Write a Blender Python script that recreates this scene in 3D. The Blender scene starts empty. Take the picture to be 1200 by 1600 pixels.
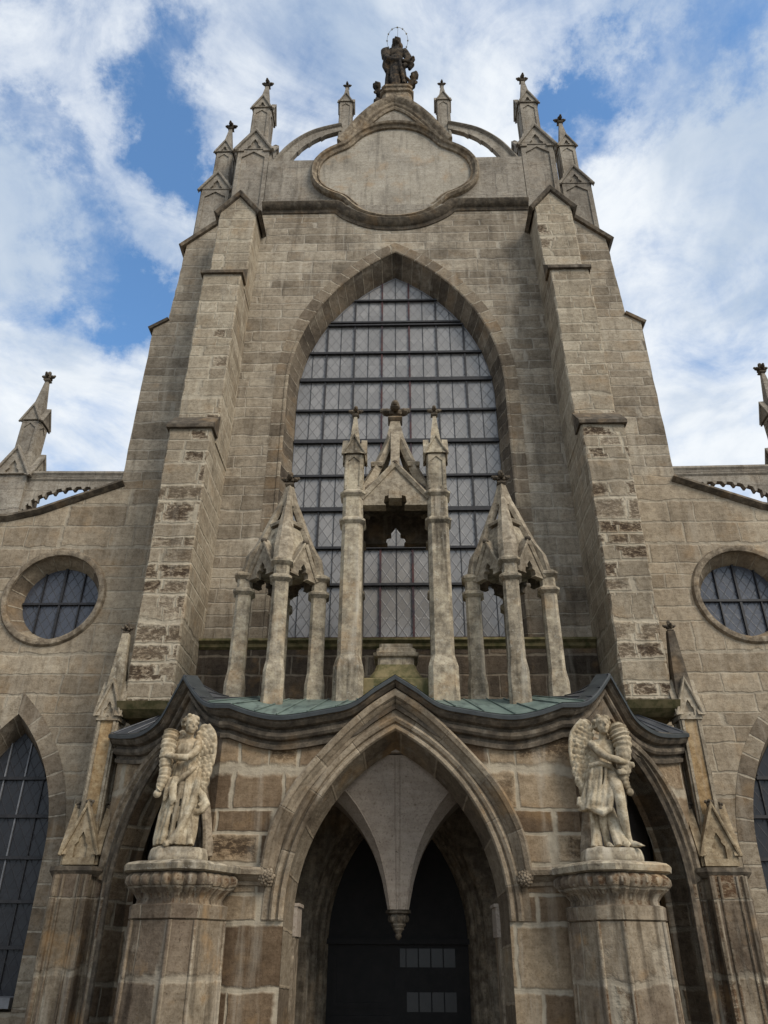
import bpy, bmesh, math, random
from math import sin, cos, pi, sqrt, radians, atan2
from mathutils import Vector, Matrix
from mathutils.geometry import tessellate_polygon
random.seed(7)
S = bpy.context.scene
C = S.collection

# ------------------------------------------------------------------ camera
cam = bpy.data.objects.new('camera', bpy.data.cameras.new('camera'))
C.objects.link(cam)
TH, PS, RO, CX, CZ = 0.52026, 0.02532, 0.00471, 0.1017, 1.6
fwd = Vector((-sin(PS)*cos(TH), cos(PS)*cos(TH), sin(TH)))
rgt = Vector((cos(PS), sin(PS), 0)); upv = rgt.cross(fwd)
r2 = cos(RO)*rgt + sin(RO)*upv; u2 = -sin(RO)*rgt + cos(RO)*upv
M = Matrix((r2, u2, -fwd)).transposed().to_4x4()
M.translation = Vector((CX, 0, CZ))
cam.matrix_world = M
cam.data.sensor_fit = 'VERTICAL'
cam.data.sensor_height = 36.0
cam.data.lens = 36.0*1202/1600
cam.data.clip_end = 3000
S.camera = cam

# ------------------------------------------------------------------ light
SUN_AZ, SUN_EL = radians(46), radians(40)      # azimuth: from the viewer's back towards the right
sd = Vector((sin(SUN_AZ)*cos(SUN_EL), -cos(SUN_AZ)*cos(SUN_EL), sin(SUN_EL)))
sun = bpy.data.objects.new('sun', bpy.data.lights.new('sun', 'SUN'))
C.objects.link(sun)
sun.data.energy = 2.3; sun.data.angle = radians(28); sun.data.color = (1.0, 0.92, 0.80)
sun.rotation_euler = sd.to_track_quat('Z', 'Y').to_euler()
S.view_settings.view_transform = 'Standard'; S.view_settings.look = 'None'
S.view_settings.gamma = 1; S.view_settings.exposure = 0.36
S.cycles.max_bounces = 6; S.cycles.diffuse_bounces = 3; S.cycles.glossy_bounces = 2


# ------------------------------------------------------------------ node helper
class NT:
    def __init__(s, tree): s.t = tree; s.L = tree.links
    def n(s, typ, **kw):
        nd = s.t.nodes.new(typ)
        for k, v in kw.items():
            if k.startswith('_'): setattr(nd, k[1:], v)
        for k, v in kw.items():
            if k.startswith('_'): continue
            k2 = int(k[1:]) if k[0] == 'i' and k[1:].isdigit() else k.replace('__', ' ')
            s.put(nd.inputs[k2], v)
        return nd
    def put(s, sock, v):
        if isinstance(v, bpy.types.NodeSocket): s.L.new(v, sock)
        else:
            if hasattr(sock, 'default_value'):
                try: sock.default_value = v
                except Exception: sock.default_value = (*v, 1)
    def m(s, op, a, b=0.0, c=0.0, clamp=False):
        nd = s.t.nodes.new('ShaderNodeMath'); nd.operation = op; nd.use_clamp = clamp
        s.put(nd.inputs[0], a); s.put(nd.inputs[1], b); s.put(nd.inputs[2], c)
        return nd.outputs[0]
    def ss(s, x, lo, hi, a=0.0, b=1.0):
        nd = s.t.nodes.new('ShaderNodeMapRange'); nd.interpolation_type = 'SMOOTHSTEP'
        for i, v in enumerate((x, lo, hi, a, b)): s.put(nd.inputs[i], v)
        return nd.outputs[0]
    def vm(s, op, a, b=(0, 0, 0)):
        nd = s.t.nodes.new('ShaderNodeVectorMath'); nd.operation = op
        s.put(nd.inputs[0], a); s.put(nd.inputs[1], b)
        return nd.outputs['Value'] if op in ('DOT_PRODUCT', 'LENGTH') else nd.outputs[0]
    def mix(s, f, a, b, blend='MIX'):
        nd = s.t.nodes.new('ShaderNodeMix'); nd.data_type = 'RGBA'; nd.blend_type = blend
        s.put(nd.inputs[0], f); s.put(nd.inputs[6], a); s.put(nd.inputs[7], b)
        return nd.outputs[2]
    def noise(s, vec, scale, detail=4, rough=0.55, dist=0.0):
        nd = s.t.nodes.new('ShaderNodeTexNoise')
        s.put(nd.inputs['Vector'], vec); s.put(nd.inputs['Scale'], scale); s.put(nd.inputs['Detail'], detail)
        s.put(nd.inputs['Roughness'], rough); s.put(nd.inputs['Distortion'], dist)
        return nd.outputs[0]
    def xyz(s, v):
        nd = s.t.nodes.new('ShaderNodeSeparateXYZ'); s.put(nd.inputs[0], v); return nd.outputs
    def cxyz(s, x, y, z=0.0):
        nd = s.t.nodes.new('ShaderNodeCombineXYZ'); s.put(nd.inputs[0], x); s.put(nd.inputs[1], y); s.put(nd.inputs[2], z)
        return nd.outputs[0]
    def white(s, v):
        nd = s.t.nodes.new('ShaderNodeTexWhiteNoise'); nd.noise_dimensions = '3D'; s.put(nd.inputs['Vector'], v)
        return nd.outputs


# ------------------------------------------------------------------ sky
def wdir(px, py):                       # a direction in the world, from where it stands in the sky
    d = r2*((px-600)/1202) + u2*(-(py-800)/1202) + fwd
    return d.normalized()

world = bpy.data.worlds.new('World'); S.world = world; world.use_nodes = True
w = NT(world.node_tree); world.node_tree.nodes.clear()
sky = w.n('ShaderNodeTexSky', _sky_type='NISHITA', _sun_disc=False)
sky.sun_elevation = SUN_EL; sky.sun_rotation = pi - SUN_AZ
tc = w.n('ShaderNodeTexCoord').outputs['Generated']
wn = w.n('ShaderNodeTexNoise', Vector=tc, Scale=4.0, Detail=9.0, Roughness=0.66)
tcw = w.vm('NORMALIZE', w.vm('ADD', tc, w.vm('MULTIPLY', w.vm('SUBTRACT', wn.outputs['Color'], (0.5, 0.5, 0.5)), (0.42, 0.42, 0.42))))
sx = w.xyz(tc)
inv = w.m('DIVIDE', 1.0, w.m('ADD', w.m('MAXIMUM', sx[2], 0.0), 0.22))
cl = w.cxyz(w.m('MULTIPLY', sx[0], inv), w.m('MULTIPLY', sx[1], inv), 0.0)
n1 = w.noise(w.vm('ADD', cl, (3.1, 1.7, 0)), 3.0, 10, 0.62, 0.8)
n2 = w.noise(w.vm('ADD', cl, (7.7, 4.2, 0)), 9.0, 9, 0.66, 0.6)
cov = w.m('ADD', w.m('MULTIPLY', n1, 0.9), w.m('MULTIPLY', n2, 0.5))
BLUE = [((250, 50), 55, 0.7), ((215, 150), 60, 0.85), ((235, 240), 52, 0.9), ((285, 250), 40, 0.6), ((165, 470), 50, 1.0), ((215, 505), 45, 0.95),
        ((95, 400), 45, 0.6), ((20, 250), 45, 0.6), ((10, 40), 50, 0.35), ((70, 310), 35, 0.5), ((880, 120), 38, 0.85), ((925, 90), 45, 0.9), ((955, 165), 40, 0.6), ((1000, 50), 42, 0.5),
        ((1130, 70), 55, 0.6), ((890, 215), 32, 0.6), ((1060, 110), 45, 0.45), ((1190, 110), 40, 0.6), ((1100, 350), 50, 0.3), ((1070, 520), 55, 0.25), ((700, 60), 50, 0.2), ((430, 190), 55, 0.25), ((150, 640), 60, 0.25)]
bl = None
for (p, rad, a) in BLUE:
    d = wdir(*p); r = rad/1202/ (1+((p[0]-600)**2+(p[1]-800)**2)/1202**2)*1.35
    dt = w.vm('DOT_PRODUCT', tcw, tuple(d))
    g = w.m('MULTIPLY', w.m('EXPONENT', w.m('MULTIPLY', w.m('SUBTRACT', dt, 1.0), 2.0/(r*r))), a)
    bl = g if bl is None else w.m('ADD', bl, g)
cov2 = w.m('SUBTRACT', w.m('ADD', cov, 0.0), w.m('MULTIPLY', bl, 0.33))
mask = w.ss(cov2, 0.28, 0.80)
shade = w.noise(w.vm('ADD', cl, (1.2, 8.1, 0)), 3.2, 6, 0.55, 0.4)
cloudc = w.mix(w.ss(shade, 0.38, 0.62), (0.42, 0.50, 0.61, 1), (0.725, 0.76, 0.795, 1))
skyc = w.mix(1.0, sky.outputs[0], (0.075, 0.095, 0.115, 1), 'MULTIPLY')
STR = 0.1
cloudn = w.mix(1.0, cloudc, (1/STR*0.98, 1/STR*0.98, 1/STR*0.98, 1), 'MULTIPLY')
skyn = w.mix(1.0, sky.outputs[0], (1.25, 1.7, 1.95, 1), 'MULTIPLY')
bg = w.n('ShaderNodeBackground', Color=w.mix(mask, skyn, cloudn), Strength=STR)
out = w.n('ShaderNodeOutputWorld'); w.L.new(bg.outputs[0], out.inputs[0])


# ------------------------------------------------------------------ materials
def mat_new(name):
    m = bpy.data.materials.new(name); m.use_nodes = True
    m.node_tree.nodes.clear()
    return m, NT(m.node_tree)

def finish(t, col, rough, height=None, bump=0.5, dist=0.02, spec=0.25, metal=0.0):
    kw = {}
    p = t.n('ShaderNodeBsdfPrincipled', Base__Color=col, Roughness=rough, Metallic=metal)
    p.inputs['Specular IOR Level'].default_value = spec
    if height is not None:
        b = t.n('ShaderNodeBump', Strength=bump, Distance=dist, Height=height)
        t.L.new(b.outputs[0], p.inputs['Normal'])
    o = t.n('ShaderNodeOutputMaterial'); t.L.new(p.outputs[0], o.inputs[0])
    return p

def stone(name, c1, c2, c3, row=0.34, length=0.8, mortar=(0.40, 0.35, 0.28), mw=0.014, mfade=0.6, blocks=True,
          soot=0.5, ochre=0.25, erode=0.0, edark=(0.06, 0.04, 0.025), pale=0.3, streak=0.4, contrast=1.0, voussoir=0.0,
          lichen=0.0, bump=0.6, zerode=None, mott=0.6):
    """sandstone: three block tones, mortar joints, rain streaks, soot patches, ochre tints, crumbling blocks"""
    m, t = mat_new(name)
    pos = t.n('ShaderNodeNewGeometry').outputs['Position']
    uv = t.n('ShaderNodeUVMap', _uv_map='UVMap').outputs[0]
    wob = t.noise(pos, 2.2, 3, 0.5)
    fine = t.noise(pos, 34.0, 6, 0.65)
    mid = t.noise(pos, 7.0, 5, 0.6)
    big = t.noise(pos, 0.8, 5, 0.55)
    P = t.xyz(pos)
    strv = t.cxyz(t.m('MULTIPLY', P[0], 3.4), t.m('MULTIPLY', P[1], 3.4), t.m('MULTIPLY', P[2], 0.35))
    strk = t.noise(strv, 1.6, 6, 0.6)
    bedv = t.cxyz(t.m('MULTIPLY', P[0], 1.2), t.m('MULTIPLY', P[1], 1.2), t.m('MULTIPLY', P[2], 12.0))
    bed = t.noise(bedv, 1.7, 5, 0.6)
    if blocks:
        U = t.xyz(uv)
        if voussoir:
            v = t.m('MULTIPLY', U[0], 1.0/voussoir)
            r = t.m('FLOOR', v); fv = t.m('FRACT', v)
            cell = t.white(t.cxyz(r, 3.3, 1.1))
            d = t.m('MULTIPLY', t.m('MINIMUM', fv, t.m('SUBTRACT', 1.0, fv)), voussoir)
        else:
            wv = t.m('MULTIPLY', t.m('SUBTRACT', wob, 0.5), 0.10)
            vv = t.m('ADD', U[1], wv)
            v = t.m('ADD', t.m('MULTIPLY', vv, 1.0/row), t.m('ADD', t.m('MULTIPLY', t.m('SINE', t.m('MULTIPLY', U[1], 2.3)), 0.34),
                                                      t.m('MULTIPLY', t.m('SINE', t.m('MULTIPLY', U[1], 5.9)), 0.13)))
            r = t.m('FLOOR', v); fv = t.m('FRACT', v)
            rr = t.white(t.cxyz(r, 0.5, 0.2))
            rc = t.xyz(rr['Color'])
            u = t.m('ADD', t.m('MULTIPLY', t.m('ADD', U[0], wv), t.m('MULTIPLY', 1.0/length, t.m('ADD', 0.7, t.m('MULTIPLY', rc[0], 0.75)))), t.m('MULTIPLY', rc[1], 13.0))
            u = t.m('ADD', u, t.m('MULTIPLY', t.m('SINE', t.m('ADD', t.m('MULTIPLY', u, 2.4), t.m('MULTIPLY', rc[2], 6.0))), 0.3))
            c_ = t.m('FLOOR', u); fu = t.m('FRACT', u)
            cell = t.white(t.cxyz(r, c_, 0.7))
            du = t.m('MULTIPLY', t.m('MINIMUM', fu, t.m('SUBTRACT', 1.0, fu)), length)
            dv = t.m('MULTIPLY', t.m('MINIMUM', fv, t.m('SUBTRACT', 1.0, fv)), row)
            d = t.m('MINIMUM', du, dv)
        d = t.m('ADD', d, t.m('MULTIPLY', t.m('SUBTRACT', mid, 0.5), 0.045))
        mort = t.ss(d, mw*0.45, mw*1.35, 1.0, 0.0)
        cc = t.xyz(cell['Color']); cv = cell['Value']
    else:
        mort = 0.0; cc = (0.5, 0.5, 0.5); cv = t.ss(mid, 0.3, 0.7)
    tone = t.m('ADD', t.m('MULTIPLY', t.m('SUBTRACT', cv, 0.5), contrast), 0.5)
    tone = t.m('ADD', tone, t.m('MULTIPLY', t.m('SUBTRACT', big, 0.5), 1.5), clamp=True)
    col = t.mix(t.ss(tone, 0.0, 0.55), (*c1, 1), (*c2, 1))
    col = t.mix(t.ss(tone, 0.5, 1.0), col, (*c3, 1))
    # bedding and grain
    col = t.mix(t.ss(bed, 0.35, 0.75, 0.0, 0.35), col, t.mix(1.0, col, (0.62, 0.58, 0.52, 1), 'MULTIPLY'))
    col = t.mix(t.ss(fine, 0.50, 0.68, 0.0, 0.6), col, t.mix(1.0, col, (0.50, 0.45, 0.39, 1), 'MULTIPLY'))
    mo = t.noise(t.vm('ADD', pos, (4.0, 40.0, 8.0)), 11.0, 6, 0.68, 0.5)
    col = t.mix(t.ss(mo, 0.42, 0.70, 0.0, mott), col, t.mix(1.0, col, (0.52, 0.47, 0.41, 1), 'MULTIPLY'))
    col = t.mix(t.ss(mo, 0.50, 0.28, 0.0, mott*0.8), col, t.mix(1.0, col, (1.35, 1.33, 1.28, 1), 'MULTIPLY'))
    pk = t.noise(t.vm('ADD', pos, (14.0, 4.0, 18.0)), 24.0, 4, 0.6)
    col = t.mix(t.ss(pk, 0.66, 0.71, 0.0, 0.75), col, t.mix(1.0, col, (0.28, 0.24, 0.2, 1), 'MULTIPLY'))
    # iron tint
    oc = t.noise(t.vm('ADD', pos, (31.0, 5.0, 9.0)), 1.5, 5, 0.6)
    col = t.mix(t.ss(oc, 0.52, 0.72, 0.0, ochre), col, (0.36, 0.22, 0.10, 1))
    if blocks: col = t.mix(t.m('MULTIPLY', mort, mfade), col, t.mix(t.ss(mid, 0.35, 0.7), (*mortar, 1), tuple(x*0.72 for x in mortar)+(1,)))
    h = t.m('ADD', t.m('MULTIPLY', fine, 0.35), t.m('MULTIPLY', mid, 0.6))
    h = t.m('ADD', h, t.m('MULTIPLY', bed, 0.25))
    if blocks:
        h = t.m('SUBTRACT', h, t.m('MULTIPLY', mort, 0.8))
        h = t.m('ADD', h, t.m('MULTIPLY', cc[1], 0.5))
        h = t.m('ADD', h, t.m('MULTIPLY', t.m('MULTIPLY', fv, t.m('SUBTRACT', cc[2], 0.5)), 1.6))
    if erode > 0 and blocks:
        pit = t.noise(t.cxyz(t.m('MULTIPLY', P[0], 7.0), t.m('MULTIPLY', P[1], 7.0), t.m('MULTIPLY', P[2], 15.0)), 1.5, 7, 0.72, 0.4)
        thr = t.ss(P[2], zerode[0], zerode[1], 1.0-erode, 0.93) if zerode else 1.0-erode
        sel = t.ss(t.m('SUBTRACT', cc[0], thr), -0.03, 0.05)
        nrm = t.xyz(t.n('ShaderNodeNewGeometry').outputs['True Normal'])
        sel = t.m('MULTIPLY', sel, t.m('ADD', 0.5, t.m('MULTIPLY', cc[1], 0.7), clamp=True))
        sel = t.m('MULTIPLY', sel, t.ss(t.m('ABSOLUTE', nrm[1]), 0.5, 0.8, 0.08, 1.0))
        inner = t.ss(t.m('ADD', d, t.m('MULTIPLY', t.m('SUBTRACT', mo, 0.5), 0.16)), mw*1.2, mw*4.0)
        pm = t.m('MULTIPLY', t.m('MULTIPLY', sel, inner), t.ss(pit, 0.40, 0.54))
        pm2 = t.m('MULTIPLY', t.m('MULTIPLY', sel, inner), t.ss(pit, 0.25, 0.5, 0.0, 0.6))
        col = t.mix(t.m('MULTIPLY', pm2, 0.7), col, (0.20, 0.115, 0.055, 1))
        col = t.mix(t.m('MULTIPLY', pm, 0.92), col, (*edark, 1))
        h = t.m('SUBTRACT', h, t.m('MULTIPLY', t.m('MULTIPLY', sel, inner), t.m('MULTIPLY', pit, 2.2)))
    # soot patches, rain streaks, pale lime runs
    so = t.noise(t.vm('ADD', pos, (11.0, 3.0, 2.0)), 1.1, 7, 0.66)
    sm = t.m('MULTIPLY', t.ss(so, 0.47, 0.68), soot)
    col = t.mix(sm, col, t.mix(1.0, col, (0.30, 0.29, 0.29, 1), 'MULTIPLY'))
    col = t.mix(t.m('MULTIPLY', t.ss(strk, 0.50, 0.70), streak), col, t.mix(1.0, col, (0.33, 0.32, 0.32, 1), 'MULTIPLY'))
    st2 = t.noise(t.vm('ADD', strv, (9.0, 17.0, 4.0)), 1.3, 6, 0.6)
    col = t.mix(t.m('MULTIPLY', t.ss(st2, 0.53, 0.74), pale), col, (0.46, 0.41, 0.33, 1))
    if lichen:
        ln = t.noise(pos, 16.0, 5, 0.7)
        col = t.mix(t.m('MULTIPLY', t.ss(ln, 0.56, 0.66), lichen), col, (0.50, 0.47, 0.40, 1))
        ln2 = t.noise(t.vm('ADD', pos, (2, 9, 4)), 13.0, 5, 0.7)
        col = t.mix(t.m('MULTIPLY', t.ss(ln2, 0.55, 0.66), lichen), col, (0.055, 0.05, 0.045, 1))
    finish(t, col, 0.92, h, bump, 0.03, 0.15)
    return m

TAN1, TAN2, TAN3 = (0.190, 0.150, 0.108), (0.275, 0.222, 0.160), (0.360, 0.298, 0.218)
M_nave = stone('nave_ashlar', (0.225, 0.188, 0.142), (0.32, 0.272, 0.208), (0.40, 0.348, 0.272), 0.31, 0.95, (0.45, 0.40, 0.325), 0.02, 0.55, soot=0.55, ochre=0.2, streak=0.45, contrast=0.85, pale=0.45)
M_butt = stone('buttress_ashlar', (0.29, 0.24, 0.175), (0.37, 0.315, 0.235), (0.44, 0.38, 0.29), 0.36, 0.62, (0.46, 0.40, 0.305), 0.024, 0.6, erode=0.8, soot=0.3, ochre=0.25, streak=0.3, zerode=(8.5, 13.5), edark=(0.045, 0.028, 0.018))
M_aisle = stone('aisle_ashlar', (0.255, 0.205, 0.147), (0.335, 0.275, 0.2), (0.41, 0.342, 0.252), 0.40, 0.95, (0.41, 0.36, 0.28), 0.022, 0.5, soot=0.3, ochre=0.25, streak=0.3, contrast=0.9)
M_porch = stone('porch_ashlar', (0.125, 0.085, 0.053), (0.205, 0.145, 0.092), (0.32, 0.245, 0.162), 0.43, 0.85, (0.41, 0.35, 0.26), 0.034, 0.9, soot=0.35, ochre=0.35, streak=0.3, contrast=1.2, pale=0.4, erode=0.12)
M_pier = stone('pier_ashlar', (0.16, 0.122, 0.088), (0.26, 0.21, 0.15), (0.36, 0.305, 0.225), 0.72, 1.1, (0.36, 0.31, 0.235), 0.02, 0.6, erode=0.42, soot=0.5, ochre=0.7, streak=0.8, pale=0.65, edark=(0.10, 0.055, 0.03))
M_mould = stone('moulded_stone', (0.16, 0.128, 0.093), (0.24, 0.195, 0.143), (0.34, 0.28, 0.205), blocks=False, soot=0.5, ochre=0.35, streak=0.5, pale=0.4)
M_vous = stone('voussoir_stone', (0.15, 0.12, 0.088), (0.225, 0.18, 0.132), (0.31, 0.258, 0.19), mortar=(0.40, 0.345, 0.265), mw=0.016, mfade=0.8, voussoir=0.36, soot=0.35, ochre=0.25, streak=0.25)
M_arch = stone('arch_moulding_stone', (0.17, 0.132, 0.092), (0.25, 0.20, 0.143), (0.35, 0.288, 0.21), mortar=(0.36, 0.30, 0.225), mw=0.010, mfade=0.45, voussoir=0.78, soot=0.55, ochre=0.45, streak=0.3)
M_vousd = stone('dirty_shaded_voussoir_stone', (0.10, 0.082, 0.064), (0.15, 0.122, 0.092), (0.22, 0.18, 0.135), mortar=(0.34, 0.29, 0.22), mw=0.014, mfade=0.7, voussoir=0.33, soot=0.5, ochre=0.2, streak=0.3)  # for window reveals: dirt plus the recess shade put into the colour
M_dark = stone('sooty_shade_stone', (0.075, 0.062, 0.048), (0.11, 0.09, 0.068), (0.17, 0.138, 0.102), blocks=False, soot=0.4, ochre=0.25, streak=0.3, pale=0.2, bump=0.35, mott=0.35)  # soot tone; on the canopies' rear gables it also paints in shade
M_darkw = stone('dark_ashlar', (0.07, 0.055, 0.042), (0.11, 0.085, 0.062), (0.17, 0.13, 0.095), 0.42, 0.8, (0.24, 0.2, 0.15), 0.022, 0.7, soot=0.5, ochre=0.4, streak=0.5)  # darker ashlar for the wall under the window ledge
M_can = stone('canopy_stone', (0.23, 0.195, 0.145), (0.35, 0.298, 0.22), (0.46, 0.40, 0.295), blocks=False, soot=0.6, ochre=0.4, streak=0.85, pale=0.7, lichen=0.3, bump=0.3, mott=0.4)
M_spire = stone('spire_stone', (0.24, 0.2, 0.148), (0.33, 0.28, 0.21), (0.42, 0.36, 0.27), blocks=False, soot=0.45, ochre=0.25, streak=0.4, pale=0.3)
M_gable = stone('gablet_stone', (0.25, 0.19, 0.12), (0.33, 0.26, 0.17), (0.41, 0.33, 0.22), blocks=False, soot=0.6, ochre=0.6, streak=0.6, pale=0.3)
M_gold = stone('ochre_panel_stone', (0.30, 0.20, 0.10), (0.36, 0.25, 0.135), (0.42, 0.31, 0.18), blocks=False, soot=0.3, ochre=0.6, streak=0.4, pale=0.4)
M_top = stone('pinnacle_stone', (0.215, 0.19, 0.158), (0.295, 0.262, 0.217), (0.365, 0.33, 0.275), 0.62, 1.2, (0.2, 0.17, 0.14), 0.008, 0.5, soot=0.45, ochre=0.1, streak=0.45, contrast=0.5)
M_panel = stone('medallion_plaster', (0.32, 0.285, 0.23), (0.385, 0.345, 0.282), (0.44, 0.40, 0.335), 0.95, 1.5, (0.29, 0.255, 0.2), 0.006, 0.3, soot=0.35, ochre=0.45, streak=0.5, contrast=0.3, mott=0.4, bump=0.3)
M_statue = stone('statue_stone', (0.34, 0.275, 0.185), (0.47, 0.395, 0.28), (0.56, 0.49, 0.365), blocks=False, soot=0.75, ochre=0.3, streak=0.75, pale=0.3, bump=0.3)
M_bronze = stone('blackened_stone', (0.015, 0.013, 0.011), (0.028, 0.023, 0.019), (0.085, 0.066, 0.047), blocks=False, soot=0.3, ochre=0.3, streak=0.2, pale=0.05, bump=0.4)
M_plaster = stone('vault_plaster', (0.30, 0.25, 0.205), (0.335, 0.28, 0.23), (0.36, 0.305, 0.25), blocks=False, soot=0.08, ochre=0.05, streak=0.1, pale=0.0, bump=0.08, mott=0.12)

def plain(name, c1, c2, rough, scale=6, metal=0.0, bump=0.3, spec=0.4, streak=0.0, c3=None):
    m, t = mat_new(name)
    pos = t.n('ShaderNodeNewGeometry').outputs['Position']
    a = t.noise(pos, scale, 6, 0.62); b = t.noise(pos, scale*7, 4, 0.6)
    col = t.mix(t.ss(a, 0.3, 0.7), (*c1, 1), (*c2, 1))
    if c3:
        P = t.xyz(pos)
        k = t.noise(t.cxyz(t.m('MULTIPLY', P[0], 4.0), t.m('MULTIPLY', P[1], 1.0), 0.0), 2.4, 5, 0.6)
        col = t.mix(t.ss(k, 0.5, 0.66, 0.0, 0.8), col, (*c3, 1))
    finish(t, col, rough, t.m('ADD', a, t.m('MULTIPLY', b, 0.4)), bump, 0.01, spec, metal)
    return m

M_copper = plain('green_copper', (0.080, 0.110, 0.094), (0.140, 0.178, 0.152), 0.6, 3.0, 0.0, 0.25, 0.4, c3=(0.045, 0.06, 0.055))
M_lead = plain('lead_sheet', (0.05, 0.053, 0.058), (0.10, 0.102, 0.11), 0.45, 3.5, 0.3, 0.25, 0.5)
M_leadedge = plain('dark_lead_edge', (0.022, 0.025, 0.026), (0.045, 0.05, 0.05), 0.5, 5.0, 0.2, 0.2, 0.5)
M_iron = plain('black_iron', (0.012, 0.012, 0.014), (0.03, 0.028, 0.03), 0.6, 12, 0.0, 0.2, 0.4)
M_ironr = plain('rusty_iron', (0.02, 0.02, 0.03), (0.085, 0.030, 0.026), 0.7, 2.5, 0.0, 0.2, 0.3)
M_zinc = plain('pale_zinc_strip', (0.12, 0.12, 0.125), (0.2, 0.2, 0.21), 0.5, 6, 0.0, 0.1, 0.5)
M_wood = plain('shade_dark_wood', (0.010, 0.008, 0.007), (0.018, 0.014, 0.012), 0.6, 5, 0.0, 0.3, 0.3)  # near-black: the vestibule's shade is put into the brown wood colour
M_gilt = plain('tarnished_gilt', (0.10, 0.085, 0.04), (0.2, 0.16, 0.08), 0.5, 9, 0.4, 0.1, 0.5)
M_tile = plain('dark_roof_tile', (0.06, 0.04, 0.035), (0.1, 0.06, 0.05), 0.85, 6, 0.0, 0.5, 0.2)
M_moss = plain('mossy_stone', (0.075, 0.072, 0.032), (0.20, 0.16, 0.085), 0.95, 7, 0.0, 0.6, 0.1)
M_beam = plain('rotten_timber', (0.05, 0.032, 0.024), (0.12, 0.078, 0.055), 0.9, 9, 0.0, 0.6, 0.1)

def glass(name, base, rough, dx, dz, coat=0.6, var=0.5):
    """leaded diamond quarries: the leads and the glass of one panel lie in this one surface"""
    m, t = mat_new(name)
    uv = t.n('ShaderNodeUVMap', _uv_map='UVMap').outputs[0]; U = t.xyz(uv)
    pos = t.n('ShaderNodeNewGeometry').outputs['Position']
    a = t.m('ADD', t.m('MULTIPLY', U[0], 1/dx), t.m('MULTIPLY', U[1], 1/dz))
    b = t.m('SUBTRACT', t.m('MULTIPLY', U[0], 1/dx), t.m('MULTIPLY', U[1], 1/dz))
    fa = t.m('FRACT', a); fb = t.m('FRACT', b)
    da = t.m('MINIMUM', fa, t.m('SUBTRACT', 1.0, fa)); db = t.m('MINIMUM', fb, t.m('SUBTRACT', 1.0, fb))
    lead = t.ss(t.m('MINIMUM', da, db), 0.03, 0.075, 1.0, 0.0)
    cell = t.white(t.cxyz(t.m('FLOOR', a), t.m('FLOOR', b), 0.4))
    # sheets of glass between two bars differ a little
    sh = t.white(t.cxyz(t.m('FLOOR', t.m('MULTIPLY', U[0], 1/0.7)), t.m('FLOOR', t.m('MULTIPLY', U[1], 1/0.85)), 0.9))
    v = t.m('ADD', t.m('MULTIPLY', cell['Value'], 0.5), t.m('MULTIPLY', sh['Value'], 0.5))
    nz = t.noise(pos, 1.3, 4, 0.6)
    v = t.m('MULTIPLY', v, t.ss(nz, 0.25, 0.75, 0.5, 1.3))
    col = t.mix(v, tuple(x*(1-var*0.5) for x in base)+(1,), tuple(x*(1+var*0.6) for x in base)+(1,))
    col = t.mix(t.m('MULTIPLY', lead, 0.62), col, (0.03, 0.03, 0.034, 1))
    sc_ = t.xyz(sh['Color'])
    tl = t.m('ADD', t.m('MULTIPLY', t.m('FRACT', t.m('MULTIPLY', U[0], 1/0.7)), t.m('SUBTRACT', sc_[0], 0.5)), t.m('MULTIPLY', t.m('FRACT', t.m('MULTIPLY', U[1], 1/0.85)), t.m('SUBTRACT', sc_[1], 0.5)))
    nrm = t.m('ADD', t.m('ADD', t.m('MULTIPLY', cell['Value'], 0.5), t.m('MULTIPLY', t.noise(pos, 4.0, 2), 1.6)), t.m('MULTIPLY', tl, 7.0))
    p = finish(t, col, t.m('ADD', rough, t.m('MULTIPLY', lead, 0.4)), t.m('ADD', nrm, lead), 0.25, 0.02, coat)
    return m
M_glass = glass('sky_grey_leaded_glass', (0.212, 0.200, 0.188), 0.22, 0.235, 0.36, 0.8, 0.45)  # pale grey base colour stands in for the sky reflected in the panes
M_glass2 = glass('oculus_leaded_glass', (0.05, 0.053, 0.066), 0.25, 0.20, 0.30, 0.6, 0.4)
M_glass3 = glass('dark_leaded_glass', (0.020, 0.020, 0.023), 0.28, 0.20, 0.34, 0.35, 0.4)
M_pane = plain('dim_door_pane', (0.028, 0.024, 0.022), (0.04, 0.034, 0.031), 0.35, 3, 0.0, 0.05, 0.5)

def ground_mat():
    m, t = mat_new('cobbles')
    pos = t.n('ShaderNodeNewGeometry').outputs['Position']
    vo = t.n('ShaderNodeTexVoronoi', Vector=pos, Scale=8.0); vo.feature = 'DISTANCE_TO_EDGE'
    vc = t.n('ShaderNodeTexVoronoi', Vector=pos, Scale=8.0)
    e = t.ss(vo.outputs['Distance'], 0.03, 0.12)
    col = t.mix(t.xyz(vc.outputs['Color'])[0], (0.17, 0.155, 0.135, 1), (0.30, 0.275, 0.24, 1))
    col = t.mix(e, (0.06, 0.055, 0.045, 1), col)
    finish(t, col, 0.85, e, 0.6, 0.03, 0.3)
    return m
M_ground = ground_mat()


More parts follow.
